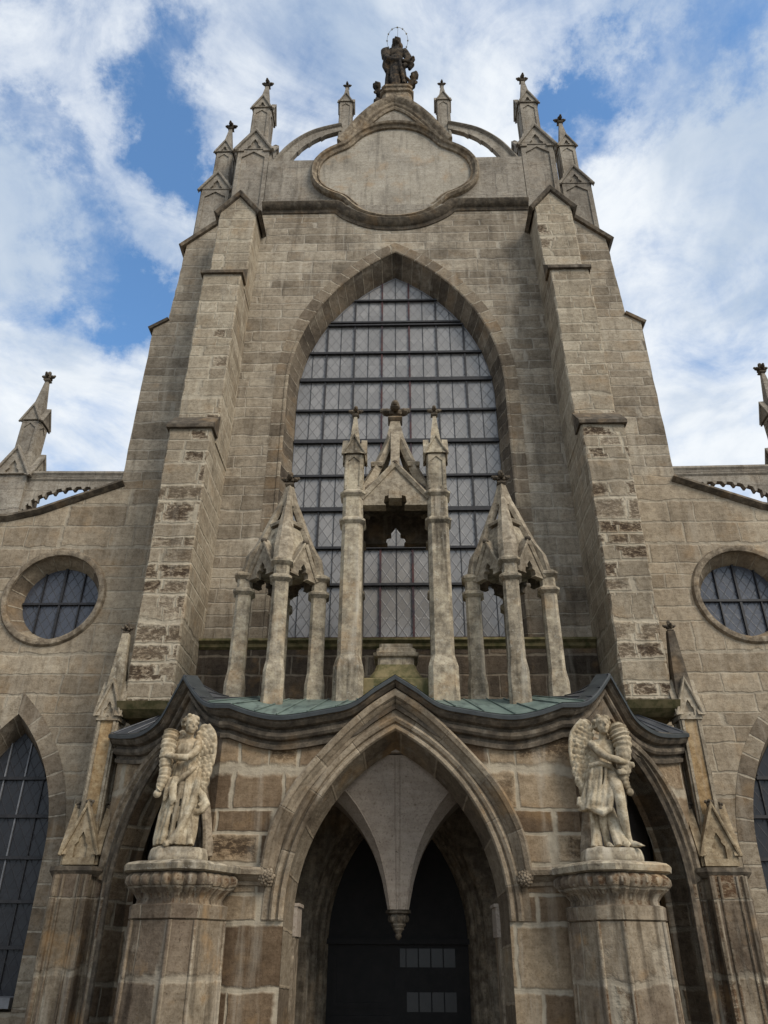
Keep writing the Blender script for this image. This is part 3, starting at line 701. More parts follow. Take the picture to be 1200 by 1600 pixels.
# ------------------------------------------------------------------ aisles
def ring(cx, cz, r, n=56): return [(cx+r*cos(2*pi*k/n), cz+r*sin(2*pi*k/n)) for k in range(n)]
for s in (-1, 1):
    ocx, ocz = s*7.08, 7.95
    lw = arch(1.03, 3.15, 2.38, 14, 0.75, s*7.22)
    b = MB()
    out = [(s*4.6, 0), (s*4.6, 10.9), (s*6.2, 10.72), (s*7.85, 10.0), (s*8.5, 9.84), (s*13, 9.84), (s*13, 0)]
    b.plate(out, [ring(ocx, ocz, 0.98), lw], 14.5, 15.2)
    aw = b.build('aisle_wall', M_aisle, church)
    b = MB()
    cp_ = [(s*6.1, 14.5, 10.72), (s*7.85, 14.5, 10.0), (s*8.5, 14.5, 9.84), (s*13, 14.5, 9.84)]
    b.sweep(cp_[::s], [(0.04, -0.7), (0.04, 0.10), (-0.02, 0.12), (-0.06, 0.07), (-0.10, 0.02), (-0.10, -0.03)][::1], (0, -1, 0))
    b.build('wall_coping', M_dark, aw)
    # oculus: splayed ring, frame, glass, bars
    A, B = ring(ocx, ocz, 0.98), ring(ocx, ocz, 0.78)
    A.append(A[0]); B.append(B[0])
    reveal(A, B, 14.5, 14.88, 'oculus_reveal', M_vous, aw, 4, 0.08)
    b = MB(); b.sweep([(x, 14.5, z) for x, z in ring(ocx, ocz, 1.0)], [(0.06, -0.01), (0.055, 0.05), (0.0, 0.07), (-0.05, 0.06), (-0.08, 0.02), (-0.09, -0.05)], (0, -1, 0), closed=True)
    b.build('oculus_frame', M_mould, aw, 40)
    b = MB(); b.plate(ring(ocx, ocz, 0.79), [], 14.86, 14.9); og = b.build('oculus_window', M_glass2, church)
    for q, w_ in ((-0.42, .012), (0.0, .024), (0.42, .012)):
        hh = sqrt(0.79**2-q*q); b = MB(); b.box(ocx+q-w_, ocx+q+w_, 14.81, 14.858, ocz-hh, ocz+hh); b.build('glazing_bar', M_iron, og)
    b = MB(); b.box(ocx-0.78, ocx+0.78, 14.80, 14.85, ocz-0.05, ocz+0.0); b.build('glazing_bar', M_iron, og)
    # lancet
    lg = arch(0.9, 3.15, 2.12, 14, 0.95, s*7.22)
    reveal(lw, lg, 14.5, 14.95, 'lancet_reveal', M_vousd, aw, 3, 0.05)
    b = MB(); b.sweep([(x, 14.5, z) for x, z in lw], [(0.0, -0.02), (0.0, 0.01), (0.3, 0.008), (0.3, -0.02)], (0, -1, 0)); b.build('lancet_surround', M_vous, aw)
    b = MB(); b.plate(lg, [], 14.93, 14.97); lo = b.build('lancet_window', M_glass3, church)
    for z in (1.65, 2.35, 3.05, 3.75, 4.42):
        Rr = (0.81+2.12**2)/1.8; hw = 0.9 if z <= 3.15 else 0.9-Rr+sqrt(Rr*Rr-(z-3.15)**2)
        b = MB(); b.box(s*7.22-hw, s*7.22+hw, 14.87, 14.928, z-0.028, z+0.028); b.build('glazing_bar', M_iron, lo)
    for q in (-0.56, -0.19, 0.19, 0.56):
        Rr = (0.81+2.12**2)/1.8; zt = 3.15+sqrt(Rr*Rr-(abs(q)-0.9+Rr)**2)
        b = MB(); b.box(s*7.22+q-0.012, s*7.22+q+0.012, 14.9, 14.93, 0.97, zt); b.build('lead_came', M_zinc if abs(q) < 0.3 else M_iron, lo)
    b = MB(); b.box(s*7.22-1.0, s*7.22+1.0, 14.42, 14.9, 0.8, 0.95); b.build('window_sill', M_zinc, lo)
    # strut with a cusped arch, out to the aisle pinnacle
    b = MB()
    low = crom([(8.45, 9.8), (8.36, 10.2), (8.1, 10.52), (7.6, 10.72), (7.05, 10.76), (6.55, 10.68), (6.1, 10.5)], 5); lo2 = []
    for k, p in enumerate(low):
        lo2.append((s*p[0], p[1]))
        if k % 2 == 1 and 3 < k < 26: lo2 += [(s*(p[0]-0.03), p[1]-0.065), (s*(p[0]-0.07), p[1]-0.065)]
    b.plate([(s*6.1, 11.05), (s*8.45, 11.08)]+lo2, [], 14.72, 14.86)
    b.sweep([(s*6.1, 14.72, 11.07), (s*8.45, 14.72, 11.1)][::s], [(0.06, -0.16), (0.06, 0.06), (0.0, 0.08), (-0.05, 0.05), (-0.14, 0.03), (-0.18, 0.0)], (0, -1, 0))
    b.build('strut', M_top, church)
    # aisle pinnacle
    cx = s*8.78 if s < 0 else 9.05; b = MB()
    b.loft([sq(cx, 15.0, 9.0, 0.37), sq(cx, 15.0, 11.15, 0.36)])
    for d in DIR4:
        c = (cx+d[0]*0.36, 15.0+d[1]*0.36)
        gablet(b, c, d, 0.37, 11.05, 11.72, 0.06, 0.05)
    b.loft([sq(cx, 15.0, 11.1, 0.35), sq(cx, 15.0, 11.8, 0.22)])
    ap = b.build('aisle_pinnacle', M_top, church)
    pinnacle('pinnacle_spire', cx, 15.0, 11.3, 0.20, 12.72, 13.1, 14.05, 14.08, 0.30, ap, M_top, gw=0.95)
    # body of the church behind, and its roofs
    b = MB(); b.box(min(s*6.2, s*13), max(s*6.2, s*13), 15.2, 40, 0, 9.0); b.build('aisle_body', M_aisle, church)
    b = MB(); b.plate([(s*4.5, 9.0), (s*4.5, 10.1), (s*13.2, 8.9), (s*13.2, 8.8)], [], 15.6, 40.2); b.build('aisle_roof', M_tile, church)
b = MB(); b.box(-4.6, 4.6, 16.0, 40, 0, 18.5); b.build('nave_body', M_nave, church)
b = MB(); b.plate([(-4.9, 18.3), (4.9, 18.3), (0, 22.4)], [], 15.9, 40.2); b.build('nave_roof', M_tile, church)

# ------------------------------------------------------------------ side pinnacles on piers beside the porch
for s in (-1, 1):
    cx, cy = s*4.88, 13.05
    b = MB()
    b.loft([csq(cx, cy+0.55, 0, 0.37, 0.35, hy=0.95), csq(cx, cy+0.55, 2.62, 0.36, 0.35, hy=0.95)])
    for q, y_, r_ in ((-0.24, -0.40, .05), (0.24, -0.40, .05), (-0.13, -0.405, .022), (0.13, -0.405, .022), (0.335, -0.2, .05), (-0.335, -0.2, .05), (0.37, 0.02, .035), (-0.37, 0.02, .035)):
        b.tube([(cx+q, cy+y_, 0), (cx+q, cy+y_, 2.6)], r_, 8)
    pr = b.build('pier', M_pier, church)
    b = MB()
    b.loft([csq(cx, cy-0.02, 2.58, 0.36, 0.3), csq(cx, cy-0.02, 2.66, 0.41, 0.3), csq(cx, cy-0.02, 2.72, 0.40, 0.3)]); b.build('pier_cap', M_dark, pr)
    b = MB()
    b.loft([sq(cx, cy, 2.7, 0.235), sq(cx, cy, 3.0, 0.235), sq(cx, cy, 3.5, 0.14)])
    for d in DIR4: gablet(b, (cx+d[0]*0.235, cy+d[1]*0.235), d, 0.245, 2.95, 3.58, 0.05, 0.04, 0.2)
    b.build('pier_gablets', M_gable, pr)
    for d in DIR4:
        bb = MB(); bx, by = cx+d[0]*0.24, cy+d[1]*0.24
        bb.blob((bx, by, 3.62), (0.05, 0.05, 0.05), 8, 5); bb.blob((bx-0.045, by, 3.67), 0.03, 7, 4); bb.blob((bx+0.045, by, 3.67), 0.03, 7, 4); bb.blob((bx, by-0.03, 3.68), 0.03, 7, 4); bb.build('crocket', M_dark, pr, 40)
    b = MB()
    b.loft([sq(cx, cy+0.02, 3.2, 0.155), sq(cx, cy+0.02, 5.15, 0.15)])
    for d in DIR4:
        gablet(b, (cx+d[0]*0.15, cy+0.02+d[1]*0.15), d, 0.18, 5.1, 5.62, 0.05, 0.035, 0.12)
    pin = b.build('wall_pinnacle', M_spire, church)
    b = MB(); b.loft([sq(cx, cy+0.02, 5.1, 0.14), sq(cx, cy+0.02, 5.5, 0.14), sq(cx, cy+0.02, 6.58, 0.06)]); b.build('spire', M_can if s < 0 else M_dark, pin)
    b = MB()
    for d in DIR4:
        rimpanel(b, (cx+d[0]*0.152, cy+0.02+d[1]*0.152), d, 0.152, 3.3, 5.1, 0.042, 0.03)
    b.build('panel_border', M_spire, pin)
    b = MB(); b.box(cx-0.10, cx+0.10, cy-0.138, cy-0.13, 3.4, 5.0); b.build('sunk_panel', M_gold, pin)
    finial(cx, cy+0.02, 6.6, 0.2, pin)

# ------------------------------------------------------------------ porch
A1 = Vector((2.45, 11.0, 0)); B1 = Vector((4.62, 13.0, 0))
tS = (B1-A1).normalized(); LS = (B1-A1).length; nS = Vector((tS.y, -tS.x, 0))      # right side; outward normal
def side_fr(s):
    def fr(u, z, d):
        p = A1+tS*u-nS*d
        return Vector((s*p.x, p.y, z))
    return fr
PA = arch(1.43, 2.0, 2.33, 18, 0.0)
ztop = [(0, 5.05), (0.3, 4.86), (0.62, 4.64), (1.02, 4.55), (1.58, 4.47), (1.98, 4.52), (2.35, 4.64)]
ftop = [Vector((0, 5.05)), Vector((0.16, 4.95))]+crom(ztop[1:], 5)[0:]
ftop = [(p[0], p[1]) for p in ftop]
edge = [(x, z-0.3) for x, z in ftop]
b = MB()
outer = [(-2.45, 0)]+PA+[(2.45, 0), (2.45, 4.34)]+[(x, z) for x, z in edge[::-1] if x < 2.4]+[(-x, z) for x, z in edge[1:] if x < 2.4]+[(-2.45, 4.34)]
b.plate(outer, [], 11.0, 11.4)
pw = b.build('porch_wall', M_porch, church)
# broad plain soffit band with voussoirs
PB = arch(1.36, 1.95, 2.2, 18, 0.0)
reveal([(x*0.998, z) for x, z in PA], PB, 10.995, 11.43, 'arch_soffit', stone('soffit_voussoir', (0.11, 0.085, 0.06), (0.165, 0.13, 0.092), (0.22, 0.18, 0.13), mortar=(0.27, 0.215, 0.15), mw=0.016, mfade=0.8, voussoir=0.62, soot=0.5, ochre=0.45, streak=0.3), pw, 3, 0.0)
# inner roll mouldings and the hood rising into the cornice
b = MB()
PAm = arch(1.43, 2.0, 2.33, 18, 1.95)
b.sweep([(x, 11.0, z) for x, z in PAm], [(0.0, -0.02), (0.0, 0.03), (0.02, 0.06), (0.06, 0.06), (0.075, 0.02), (0.095, 0.01), (0.11, 0.05), (0.15, 0.07), (0.18, 0.05), (0.19, 0.012), (0.28, 0.012), (0.285, -0.02)], (0, -1, 0))
b.build('arch_moulding', M_arch, pw, 30)
hood = [(p[0], p[1]) for p in crom([(-1.70, 2.52), (-1.64, 2.95), (-1.45, 3.4), (-1.20, 3.76), (-0.75, 4.25), (-0.36, 4.6), (0, 4.84)], 5)]
b = MB()
b.sweep([(x, 11.0, z) for x, z in [(-2.45, 2.52), (-1.71, 2.5)]+hood[1:-1]+[(0, 4.84)]+[(-x, z) for x, z in hood[1:-1][::-1]]+[(1.71, 2.5), (2.45, 2.52)]],
        [(-0.16, -0.02), (-0.155, 0.03), (-0.11, 0.045), (-0.1, 0.07), (-0.05, 0.11), (-0.035, 0.15), (0.02, 0.17), (0.05, 0.15), (0.07, -0.02)], (0, -1, 0))
b.build('hood_moulding', M_arch, pw, 30)
for s in (-1, 1):
    b = MB(); c = Vector((s*1.66, 10.90, 2.44))
    for k in range(26):
        a = k*2.4; r = 0.095*sqrt((k+0.5)/26)
        b.blob(c+Vector((r*cos(a), -0.06*(1-(r/0.1)**2), r*sin(a))), 0.026, 6, 4)
    b.blob(c+Vector((0, 0.04, 0)), (0.085, 0.1, 0.085), 10, 6)
    b.build('rosette', M_mould, pw, 50)
# cornice along front and sides
SIDE = [(0.0, 4.66), (0.25, 4.76), (0.55, 4.98), (0.86, 5.27), (1.1, 5.0), (1.4, 4.70), (1.9, 4.58), (2.4, 4.62), (2.93, 4.72)]
sideT = [(p[0], p[1]) for p in crom(SIDE[:4], 5)]+[(p[0], p[1]) for p in crom(SIDE[3:], 5)][1:]
PROF = [(0.0, -0.42), (0.06, -0.415), (0.07, -0.36), (0.035, -0.345), (0.03, -0.30), (0.10, -0.285), (0.125, -0.25), (0.125, -0.20), (0.08, -0.185), (0.085, -0.15), (0.16, -0.13), (0.20, -0.085), (0.205, -0.06), (0.235, -0.05)]
EDGE = [(0.0, -0.055), (0.25, -0.05), (0.255, 0.0), (0.24, 0.02), (0.0, 0.06)]
nC = (nS+Vector((0, -1, 0))).normalized(); nC = nC/max(0.5, nC.dot(nS))
for s in (-1, 1):
    mx = lambda p: Vector((s*p[0], p[1], p[2]))
    path = [Vector((x, 11.0, z)) for x, z in ftop if x < 2.35]+[Vector((2.45, 11.0, 4.64))]
    outs = [Vector((0, -1, 0))]*(len(path)-1)+[nC]
    for u, z in sideT[1:]:
        p = A1+tS*u; path.append(Vector((p.x, p.y, z))); outs.append(nS)
    path = [mx(p) for p in path]; outs = [mx(p) for p in outs]
    b = MB(); b.run(path, outs, PROF); b.build('porch_cornice', M_dark, church, 22)
    b = MB(); b.run(path, outs, EDGE); b.build('roof_edge', M_leadedge, church)
    nf = len([1 for x, z in ftop if x < 2.35])
    # roof sheets: green copper over the front, dark lead over the sides
    def inner(p, k):
        if k <= nf: return Vector((p.x*0.86, 12.1, max(5.1, min(5.25, p.z+0.35))))
        f = (k-nf)/(len(path)-1-nf)
        return Vector((s*(2.1+(3.85-2.1)*f), 12.1+1.1*f, 5.15+0.1*f))
    rows = []
    for k, (p, o) in enumerate(zip(path, outs)):
        a = p+o*0.245+Vector((0, 0, 0.025)); c = inner(p, k); d = Vector((c.x if k <= nf else s*3.8, 14.3, 5.3))
        m1 = a.lerp(c, 0.5)+Vector((0, 0, 0.0))
        rows.append([a, m1, c, d])
    for nm, m_, ks in (('porch_roof', M_copper, range(0, nf+3)), ('porch_side_roof', M_lead, range(nf+3, len(path)-1))):
        b = MB()
        for k in ks:
            for q in range(3): b.face([rows[k][q], rows[k+1][q], rows[k+1][q+1], rows[k][q+1]])
        ro = b.build(nm, m_, church, 30)
        for k in ks:
            if k % 4 == 2:
                b = MB(); b.tube([rows[k][q]+Vector((0, 0, 0.012)) for q in range(3)], 0.010, 6); b.build('roof_seam', m_, ro)
    # side wall with its arch
    fr = side_fr(s); ca = 1.38
    oa = arch(1.12, 2.3, 1.95, 14, 0.0, ca)
    top = [(u, z-0.3) for u, z in sideT]
    b = MB(); b.plate([(0, 0)]+oa+[(LS, 0), (LS, top[-1][1])]+top[::-1][1:-1]+[(0, 4.34)], [], 0.0, 0.4, fr)
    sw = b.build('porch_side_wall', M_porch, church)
    N_ = Vector((s*nS.x, nS.y, 0))
    b = MB()
    pts = [fr(u, z, 0) for u, z in arch(1.12, 2.3, 1.95, 14, 0.0, ca)]
    if s < 0: pts = pts[::-1]
    b.sweep(pts, [(0.0, -0.3), (0.0, 0.03), (0.05, 0.06), (0.07, 0.02), (0.10, 0.02), (0.13, 0.07), (0.18, 0.06), (0.19, 0.015), (0.24, 0.01), (0.245, -0.02)], N_)
    b.build('side_arch_moulding', M_dark, sw, 40)
    b = MB()
    hd = [(LS+0.05, 2.6)]+[(p[0], p[1]) for p in arch(1.36, 2.58, 1.8, 12, None, ca)][::-1]+[(-0.0, 2.6)]
    pts = [fr(u, z, 0) for u, z in hd]
    if s > 0: pts = pts[::-1]
    b.sweep(pts, [(-0.10, -0.02), (-0.09, 0.03), (-0.05, 0.05), (-0.03, 0.1), (0.02, 0.12), (0.05, 0.1), (0.06, -0.02)], N_)
    b.build('side_hood_moulding', M_mould, sw, 40)
    for u_, r_ in ((2.62, .055), (2.80, .075)):
        b = MB(); b.tube([fr(u_, 0, -0.02), fr(u_, 2.5, -0.02)], r_, 10); b.build('jamb_shaft', M_pier, sw, 50)
    b = MB(); b.plate([(ca-1.15, 0), (ca+1.15, 0), (ca+1.15, 4.3), (ca-1.15, 4.3)], [], 0.55, 0.62, fr); b.build('side_light_block', M_wood, sw)  # added dark panel closing the side arch, keeps daylight out of the vestibule
    # little triangular panel under the side peak
    b = MB(); b.plate([(0.62, 4.66), (1.1, 4.66), (0.86, 4.96)], [], -0.06, 0.0, fr); b.build('gable_panel', M_dark, sw)

# vestibule: back wall with moulded portal, ceiling, doors, hanging vault
b = MB()
IA = arch(1.42, 1.75, 2.45, 16, 0.0)
b.plate([(-3.7, 0)]+IA+[(3.7, 0), (3.7, 4.4), (-3.7, 4.4)], [], 13.5, 14.28); vb = b.build('portal_wall', M_mould, church)
b = MB()
for k, (w_, y) in enumerate(((1.36, 13.56), (1.26, 13.8), (1.16, 14.04))):
    p = [(x, y, z) for x, z in arch(w_+0.06, 1.75, 2.42-0.12*k, 16, 0.0)]
    b.sweep(p, [(0.1, -0.2), (0.1, 0.0), (0.03, 0.05), (-0.03, 0.03), (-0.06, -0.02), (-0.04, -0.1), (-0.09, -0.2)], (0, -1, 0))
b.build('portal_moulding', M_mould, vb, 40)
b = MB(); b.plate([(-2.3, 11.4), (2.3, 11.4), (4.0, 12.9), (4.0, 13.49), (-4.0, 13.49), (-4.0, 12.9)], [], 4.12, 4.2, lambda u, z, d: (u, z, d)); b.build('porch_ceiling', M_plaster, church)
b = MB(); b.box(-1.5, 1.5, 14.29, 14.36, 0.0, 4.3)
b.box(-1.3, 1.3, 14.2, 14.29, 1.72, 1.80)
door = b.build('door', M_wood, church)
b = MB()
for x0, x1 in ((-1.05, -0.08), ):
    for z0, z1 in ((0.2, 0.75), (0.85, 1.6)): b.plate([(x0, z0), (x1, z0), (x1, z1), (x0, z1)], [[(x0+.07, z0+.07), (x1-.07, z0+.07), (x1-.07, z1-.07), (x0+.07, z1-.07)]], 14.27, 14.29)
b.build('door_panel', M_wood, door)
for z0, z1, xs in ((1.40, 1.66, (-0.06, 0.135, 0.335, 0.535, 0.735)), (0.80, 1.06, (0.135, 0.335, 0.535, 0.735))):
    for x in xs:
        b = MB(); b.box(max(x, 0.03), x+0.18, 14.275, 14.285, z0, z1); b.build('door_pane', M_pane, door)
# hanging vault
prof = [(2.13, .15), (2.3, .185), (2.5, .23), (2.7, .295), (2.87, .365), (3.02, .45), (3.15, .54), (3.3, .66), (3.45, .80), (3.58, .95), (3.7, 1.12), (3.82, 1.32), (3.95, 1.6), (4.1, 2.0)]
b = MB(); rings = []
for z, r in prof:
    hy = 0.93*(1-math.exp(-r/0.72)); rings.append(csq(0.02, 12.35, z, r, 0.26, hy=hy))
b.loft(rings)
hv = b.build('hanging_vault', M_plaster, church, 25)
b = MB()
for q in (-0.035, 0.035): b.tube([(0.02+q*min(1, 0.4+r), 12.35-0.93*(1-math.exp(-r/0.72))-0.003, z) for z, r in prof], 0.008, 6)
for i in (0, 1): b.tube([rings[k][i]+Vector((0, -0.004, 0)) for k in range(len(prof))], 0.009, 6)
b.build('vault_rib', M_plaster, hv)
b = MB()
R_ = [(2.13, .16), (2.09, .17), (2.07, .12), (2.04, .13), (2.0, .125), (1.96, .09), (1.94, .10), (1.90, .07), (1.885, .075), (1.86, .05), (1.83, .035), (1.80, .045), (1.77, .03), (1.75, .005)]
b.loft([[Vector((0.02+r*cos(2*pi*k/16)*(1+0.08*cos(8*pi*k/8)), 12.35+r*sin(2*pi*k/16), z)) for k in range(16)] for z, r in R_])
for k in range(8):
    a = k*pi/4; b.blob((0.02+0.12*cos(a), 12.35+0.12*sin(a), 2.02), (0.035, 0.035, 0.05), 7, 5)
b.build('pendant_boss', M_dark, hv, 40)
# impost blocks
for s in (-1, 1):
    b = MB(); b.box(min(s*1.33, s*1.9), max(s*1.33, s*1.9), 11.46, 11.9, 0, 1.78); b.build('jamb', M_mould, church)
    b = MB(); b.box(min(s*1.31, s*1.9), max(s*1.31, s*1.9), 11.45, 11.95, 1.78, 2.13); b.box(min(s*1.29, s*1.9), max(s*1.29, s*1.9), 11.44, 11.97, 2.13, 2.17); b.build('impost', M_plaster, church)

# pedestals in front of the porch corners
for s in (-1, 1):
    cx, cy, rot = s*2.715, 10.76, s*radians(24)
    b = MB()
    b.loft([csq(cx, cy, 0, 0.60, 0.42, rot), csq(cx, cy, 0.35, 0.60, 0.42, rot), csq(cx, cy, 0.42, 0.52, 0.42, rot), csq(cx, cy, 1.93, 0.50, 0.42, rot)])
    ped = b.build('pedestal', M_pier, church)
    b = MB()
    for z0, z1, h in ((0.45, 1.93, 0.5),):
        P0 = csq(cx, cy, z0, 0.515, 0.42, rot); P1 = csq(cx, cy, z1, 0.495, 0.42, rot)
        for p, q in zip(P0, P1): b.tube([p, q], 0.028, 8)
    b.build('corner_roll', M_pier, ped, 50)
    b = MB(); rings = []
    PR = [(1.93, .49, 0), (1.95, .52, 0), (2.09, .525, 0), (2.11, .47, .0), (2.16, .46, .03), (2.22, .495, .07), (2.28, .56, .09), (2.34, .605, .09), (2.40, .605, .07), (2.44, .57, .04), (2.455, .53, 0)]
    def dense(z, h, am, n=160):
        base = csq(0, 0, 0, h, 0.42); per = []
        seg = [(base[i], base[(i+1) % 8]) for i in range(8)]; tot = sum((q-p).length for p, q in seg); out = []
        for i in range(n):
            d = tot*i/n
            for p, q in seg:
                l = (q-p).length
                if d <= l: pt = p.lerp(q, d/l); break
                d -= l
            k = 1+am*(abs(sin(pi*i/n*26))-0.6)
            x, y = pt.x*k, pt.y*k
            out.append(Vector((cx+x*cos(rot)-y*sin(rot), cy+x*sin(rot)+y*cos(rot), z)))
        return out
    b.loft([dense(*q) for q in PR]); b.build('gadrooned_capital', M_pier, ped, 50)
    b = MB()
    b.loft([csq(cx, cy, 2.45, .55, .36, rot), csq(cx, cy, 2.47, .62, .36, rot), csq(cx, cy, 2.535, .63, .36, rot), csq(cx, cy, 2.56, .60, .36, rot), csq(cx, cy, 2.585, .5, .36, rot)])
    b.build('top_slab', M_can, ped)
# ------------------------------------------------------------------ open stone canopies standing on the porch roof
def post(b, x, y, z0, zf, zb, zt, half, rot=0.0, fl=1.25, ab=1.22):
    b.loft([csq(x, y, z0, half*fl, .3, rot), csq(x, y, zf-0.2, half*fl*0.98, .3, rot), csq(x, y, zf, half*1.0, .34, rot), csq(x, y, zt, half*0.95, .34, rot)])
    for z in zb:
        b.loft([csq(x, y, z-0.05, half*1.0, .36, rot), csq(x, y, z, half*ab, .3, rot), csq(x, y, z+0.035, half*ab, .3, rot), csq(x, y, z+0.09, half*0.98, .36, rot)])

def keyhole(k, zc, zb):
    return [(-k*1.0, zb), (-k*1.25, zb+k*0.35), (-k*1.1, zc), (-k*0.55, zc+k*0.15), (-k*0.62, zc+k*0.7), (0, zc+k*1.55), (k*0.62, zc+k*0.7), (k*0.55, zc+k*0.15), (k*1.1, zc), (k*1.25, zb+k*0.35), (k*1.0, zb)]

def canopy_gable(p0, p1, out, zb, ze, za, k, parent, t=0.2, m=None):
    p0, p1 = Vector((*p0, 0)), Vector((*p1, 0)); o = Vector((*out, 0)).normalized(); r = Vector((0, 0, 1)).cross(o)
    c = (p0+p1)/2; w_ = (p1-p0).length/2
    fr = lambda u, z, d: c+r*u-o*d+Vector((0, 0, z))
    kh = keyhole(k, zb+k*1.1, zb)
    b = MB(); b.plate([(-w_, zb)]+kh+[(w_, zb), (w_, ze), (0, za), (-w_, ze)], [], -t/2, t/2, fr)
    b.sweep([fr(-w_*1.02, ze-0.03, -t/2), fr(0, za+0.03, -t/2), fr(w_*1.02, ze-0.03, -t/2)], [(a_*min(1, 0.35+w_), b_ if b_ < 0 else b_*min(1, 0.35+w_)) for a_, b_ in ((-0.05, -0.02), (-0.045, 0.03), (0.02, 0.06), (0.05, 0.05), (0.055, -t-0.03), (0, -t-0.03))], o)
    g = b.build('gable', m or M_can, parent)
    b = MB(); c2 = fr(0, za+0.06, -t/2-0.01); b.blob(c2, (0.06, 0.06, 0.05), 7, 5); b.build('crocket', M_dark, g, 40)
    return g

def rib(b, p, q, w0, w1, t, side):
    """curved spire rib from p up to q, deep w0..w1, thick t"""
    p, q = Vector(p), Vector(q); n = 8; rings = []
    for i in range(n+1):
        f = i/n; c = p.lerp(q, f)+Vector((0, 0, -0.10*sin(pi*f)))*(1 if (p-q).length > 0.6 else 0.4)
        w = w0+(w1-w0)*f; u = Vector((q.x-p.x, q.y-p.y, 0))
        u = u.normalized() if u.length > 1e-4 else Vector((0, 1, 0)); sd = Vector((-u.y, u.x, 0))
        rings.append([c-u*w/2-sd*t/2, c-u*w/2+sd*t/2, c+u*w/2+sd*t/2, c+u*w/2-sd*t/2])
    b.loft(rings)

# ---- the tall one in the middle
cc = thing('stone_canopy', 'tallest open stone canopy on the porch roof, before the great window', 'canopy', (0, 12.65, 5.2), 'open stone canopies on the porch roof')
px, yf, yr = 0.765, 12.1, 13.2
for x, y in ((-px, yf), (px, yf), (-px, yr), (px, yr)):
    fl = 1.3 if y == yf else 1.15
    b = MB(); post(b, x, y, 4.95, 5.78, (8.26, 8.82) if y == yf else (7.35, 8.4), 8.95, 0.19 if y == yf else 0.15, 0, fl)
    po = b.build('post', M_can, cc)
    if y == yf:
        pinnacle('pinnacle', x, y, 8.9, 0.155, 9.72, 10.05, 10.66, 10.70, 0.24, po, M_can, gw=1.15)
zb = {yf: 8.62, yr: 8.35}
canopy_gable((-0.60, yf), (0.60, yf), (0, -1), 8.62, 8.78, 9.46, 0.17, cc, 0.22, M_spire)  # lighter stone paints the front gable as the lit one
canopy_gable((-0.66, yr), (0.66, yr), (0, 1), 8.42, 8.85, 9.46, 0.16, cc, 0.16, M_dark)  # rear gable's shade put into its colour by the dark stone
canopy_gable((-px, yf+0.15), (-px, yr-0.1), (-1, 0), 8.5, 8.8, 9.46, 0.15, cc, 0.18)
canopy_gable((px, yf+0.15), (px, yr-0.1), (1, 0), 8.5, 8.8, 9.46, 0.15, cc, 0.18)
b = MB(); b.loft([sq(0, 12.65, 9.0, 0.66, hy=0.5), sq(0, 12.65, 9.1, 0.66, hy=0.5), sq(0, 12.65, 9.5, 0.3, hy=0.28)]); b.build('vault', M_dark, cc)
b = MB(); b.loft([sq(0, yf+0.02, 8.76, 0.12, hy=0.14), sq(0, yf+0.02, 8.95, 0.12, hy=0.14), [Vector((q.x*0.02, q.y, 9.06)) for q in sq(0, yf+0.02, 9.06, 0.12, hy=0.14)]]); b.build('hanging_block', M_spire, cc)
b = MB()
for p in ((-0.64, 12.2, 8.95), (0.64, 12.2, 8.95), (-0.64, 13.1, 8.95), (0.64, 13.1, 8.95)):
    rib(b, p, (p[0]*0.10, 12.65+(p[1]-12.65)*0.10, 10.62), 0.20, 0.10, 0.17, 0)
for p in ((0, yf-0.02, 9.4), (0, yr, 9.4)): rib(b, p, (0, 12.65+(p[1]-12.65)*0.12, 10.7), 0.16, 0.10, 0.17, 0)
b.loft([sq(0, 12.65, 10.2, 0.17, pi/4), sq(0, 12.65, 10.55, 0.155), sq(0, 12.65, 10.95, 0.085)])
for p in ((-0.64, 12.2), (0.64, 12.2), (-0.64, 13.1), (0.64, 13.1)):
    q = Vector((p[0]*0.54, 12.65+(p[1]-12.65)*0.54, 9.72)); b.loft([sq(q.x, q.y, q.z-0.05, 0.10), sq(q.x, q.y, q.z+0.02, 0.125), sq(q.x, q.y, q.z+0.05, 0.10)])
sp = b.build('spire', M_spire, cc)
finial(0, 12.65, 10.98, 0.52, sp, M_dark)
# plinth with a lost figure's base, inside it
pl = thing('stone_plinth', 'low moulded stone base with yellow moss, under the tallest stone canopy', 'plinth', (0, 12.55, 5.1))
b = MB(); b.loft([sq(0, 12.55, z, h, hy=h*0.8) for z, h in ((5.05, .60), (5.42, .60), (5.45, .56))]); b.build('step', M_moss, pl)
b = MB(); b.loft([csq(0, 12.55, z, h, .15, hy=h*0.8) for z, h in ((5.44, .44), (5.5, .44), (5.62, .36), (5.74, .315))]); b.build('foot', M_moss, pl)
b = MB(); b.loft([csq(0, 12.55, z, h, .15, hy=h*0.8) for z, h in ((5.73, .305), (5.86, .30), (5.88, .36), (5.94, .38), (5.96, .33), (6.02, .32), (6.05, .28), (6.11, .28))]); b.build('moulded_top', M_can, pl)

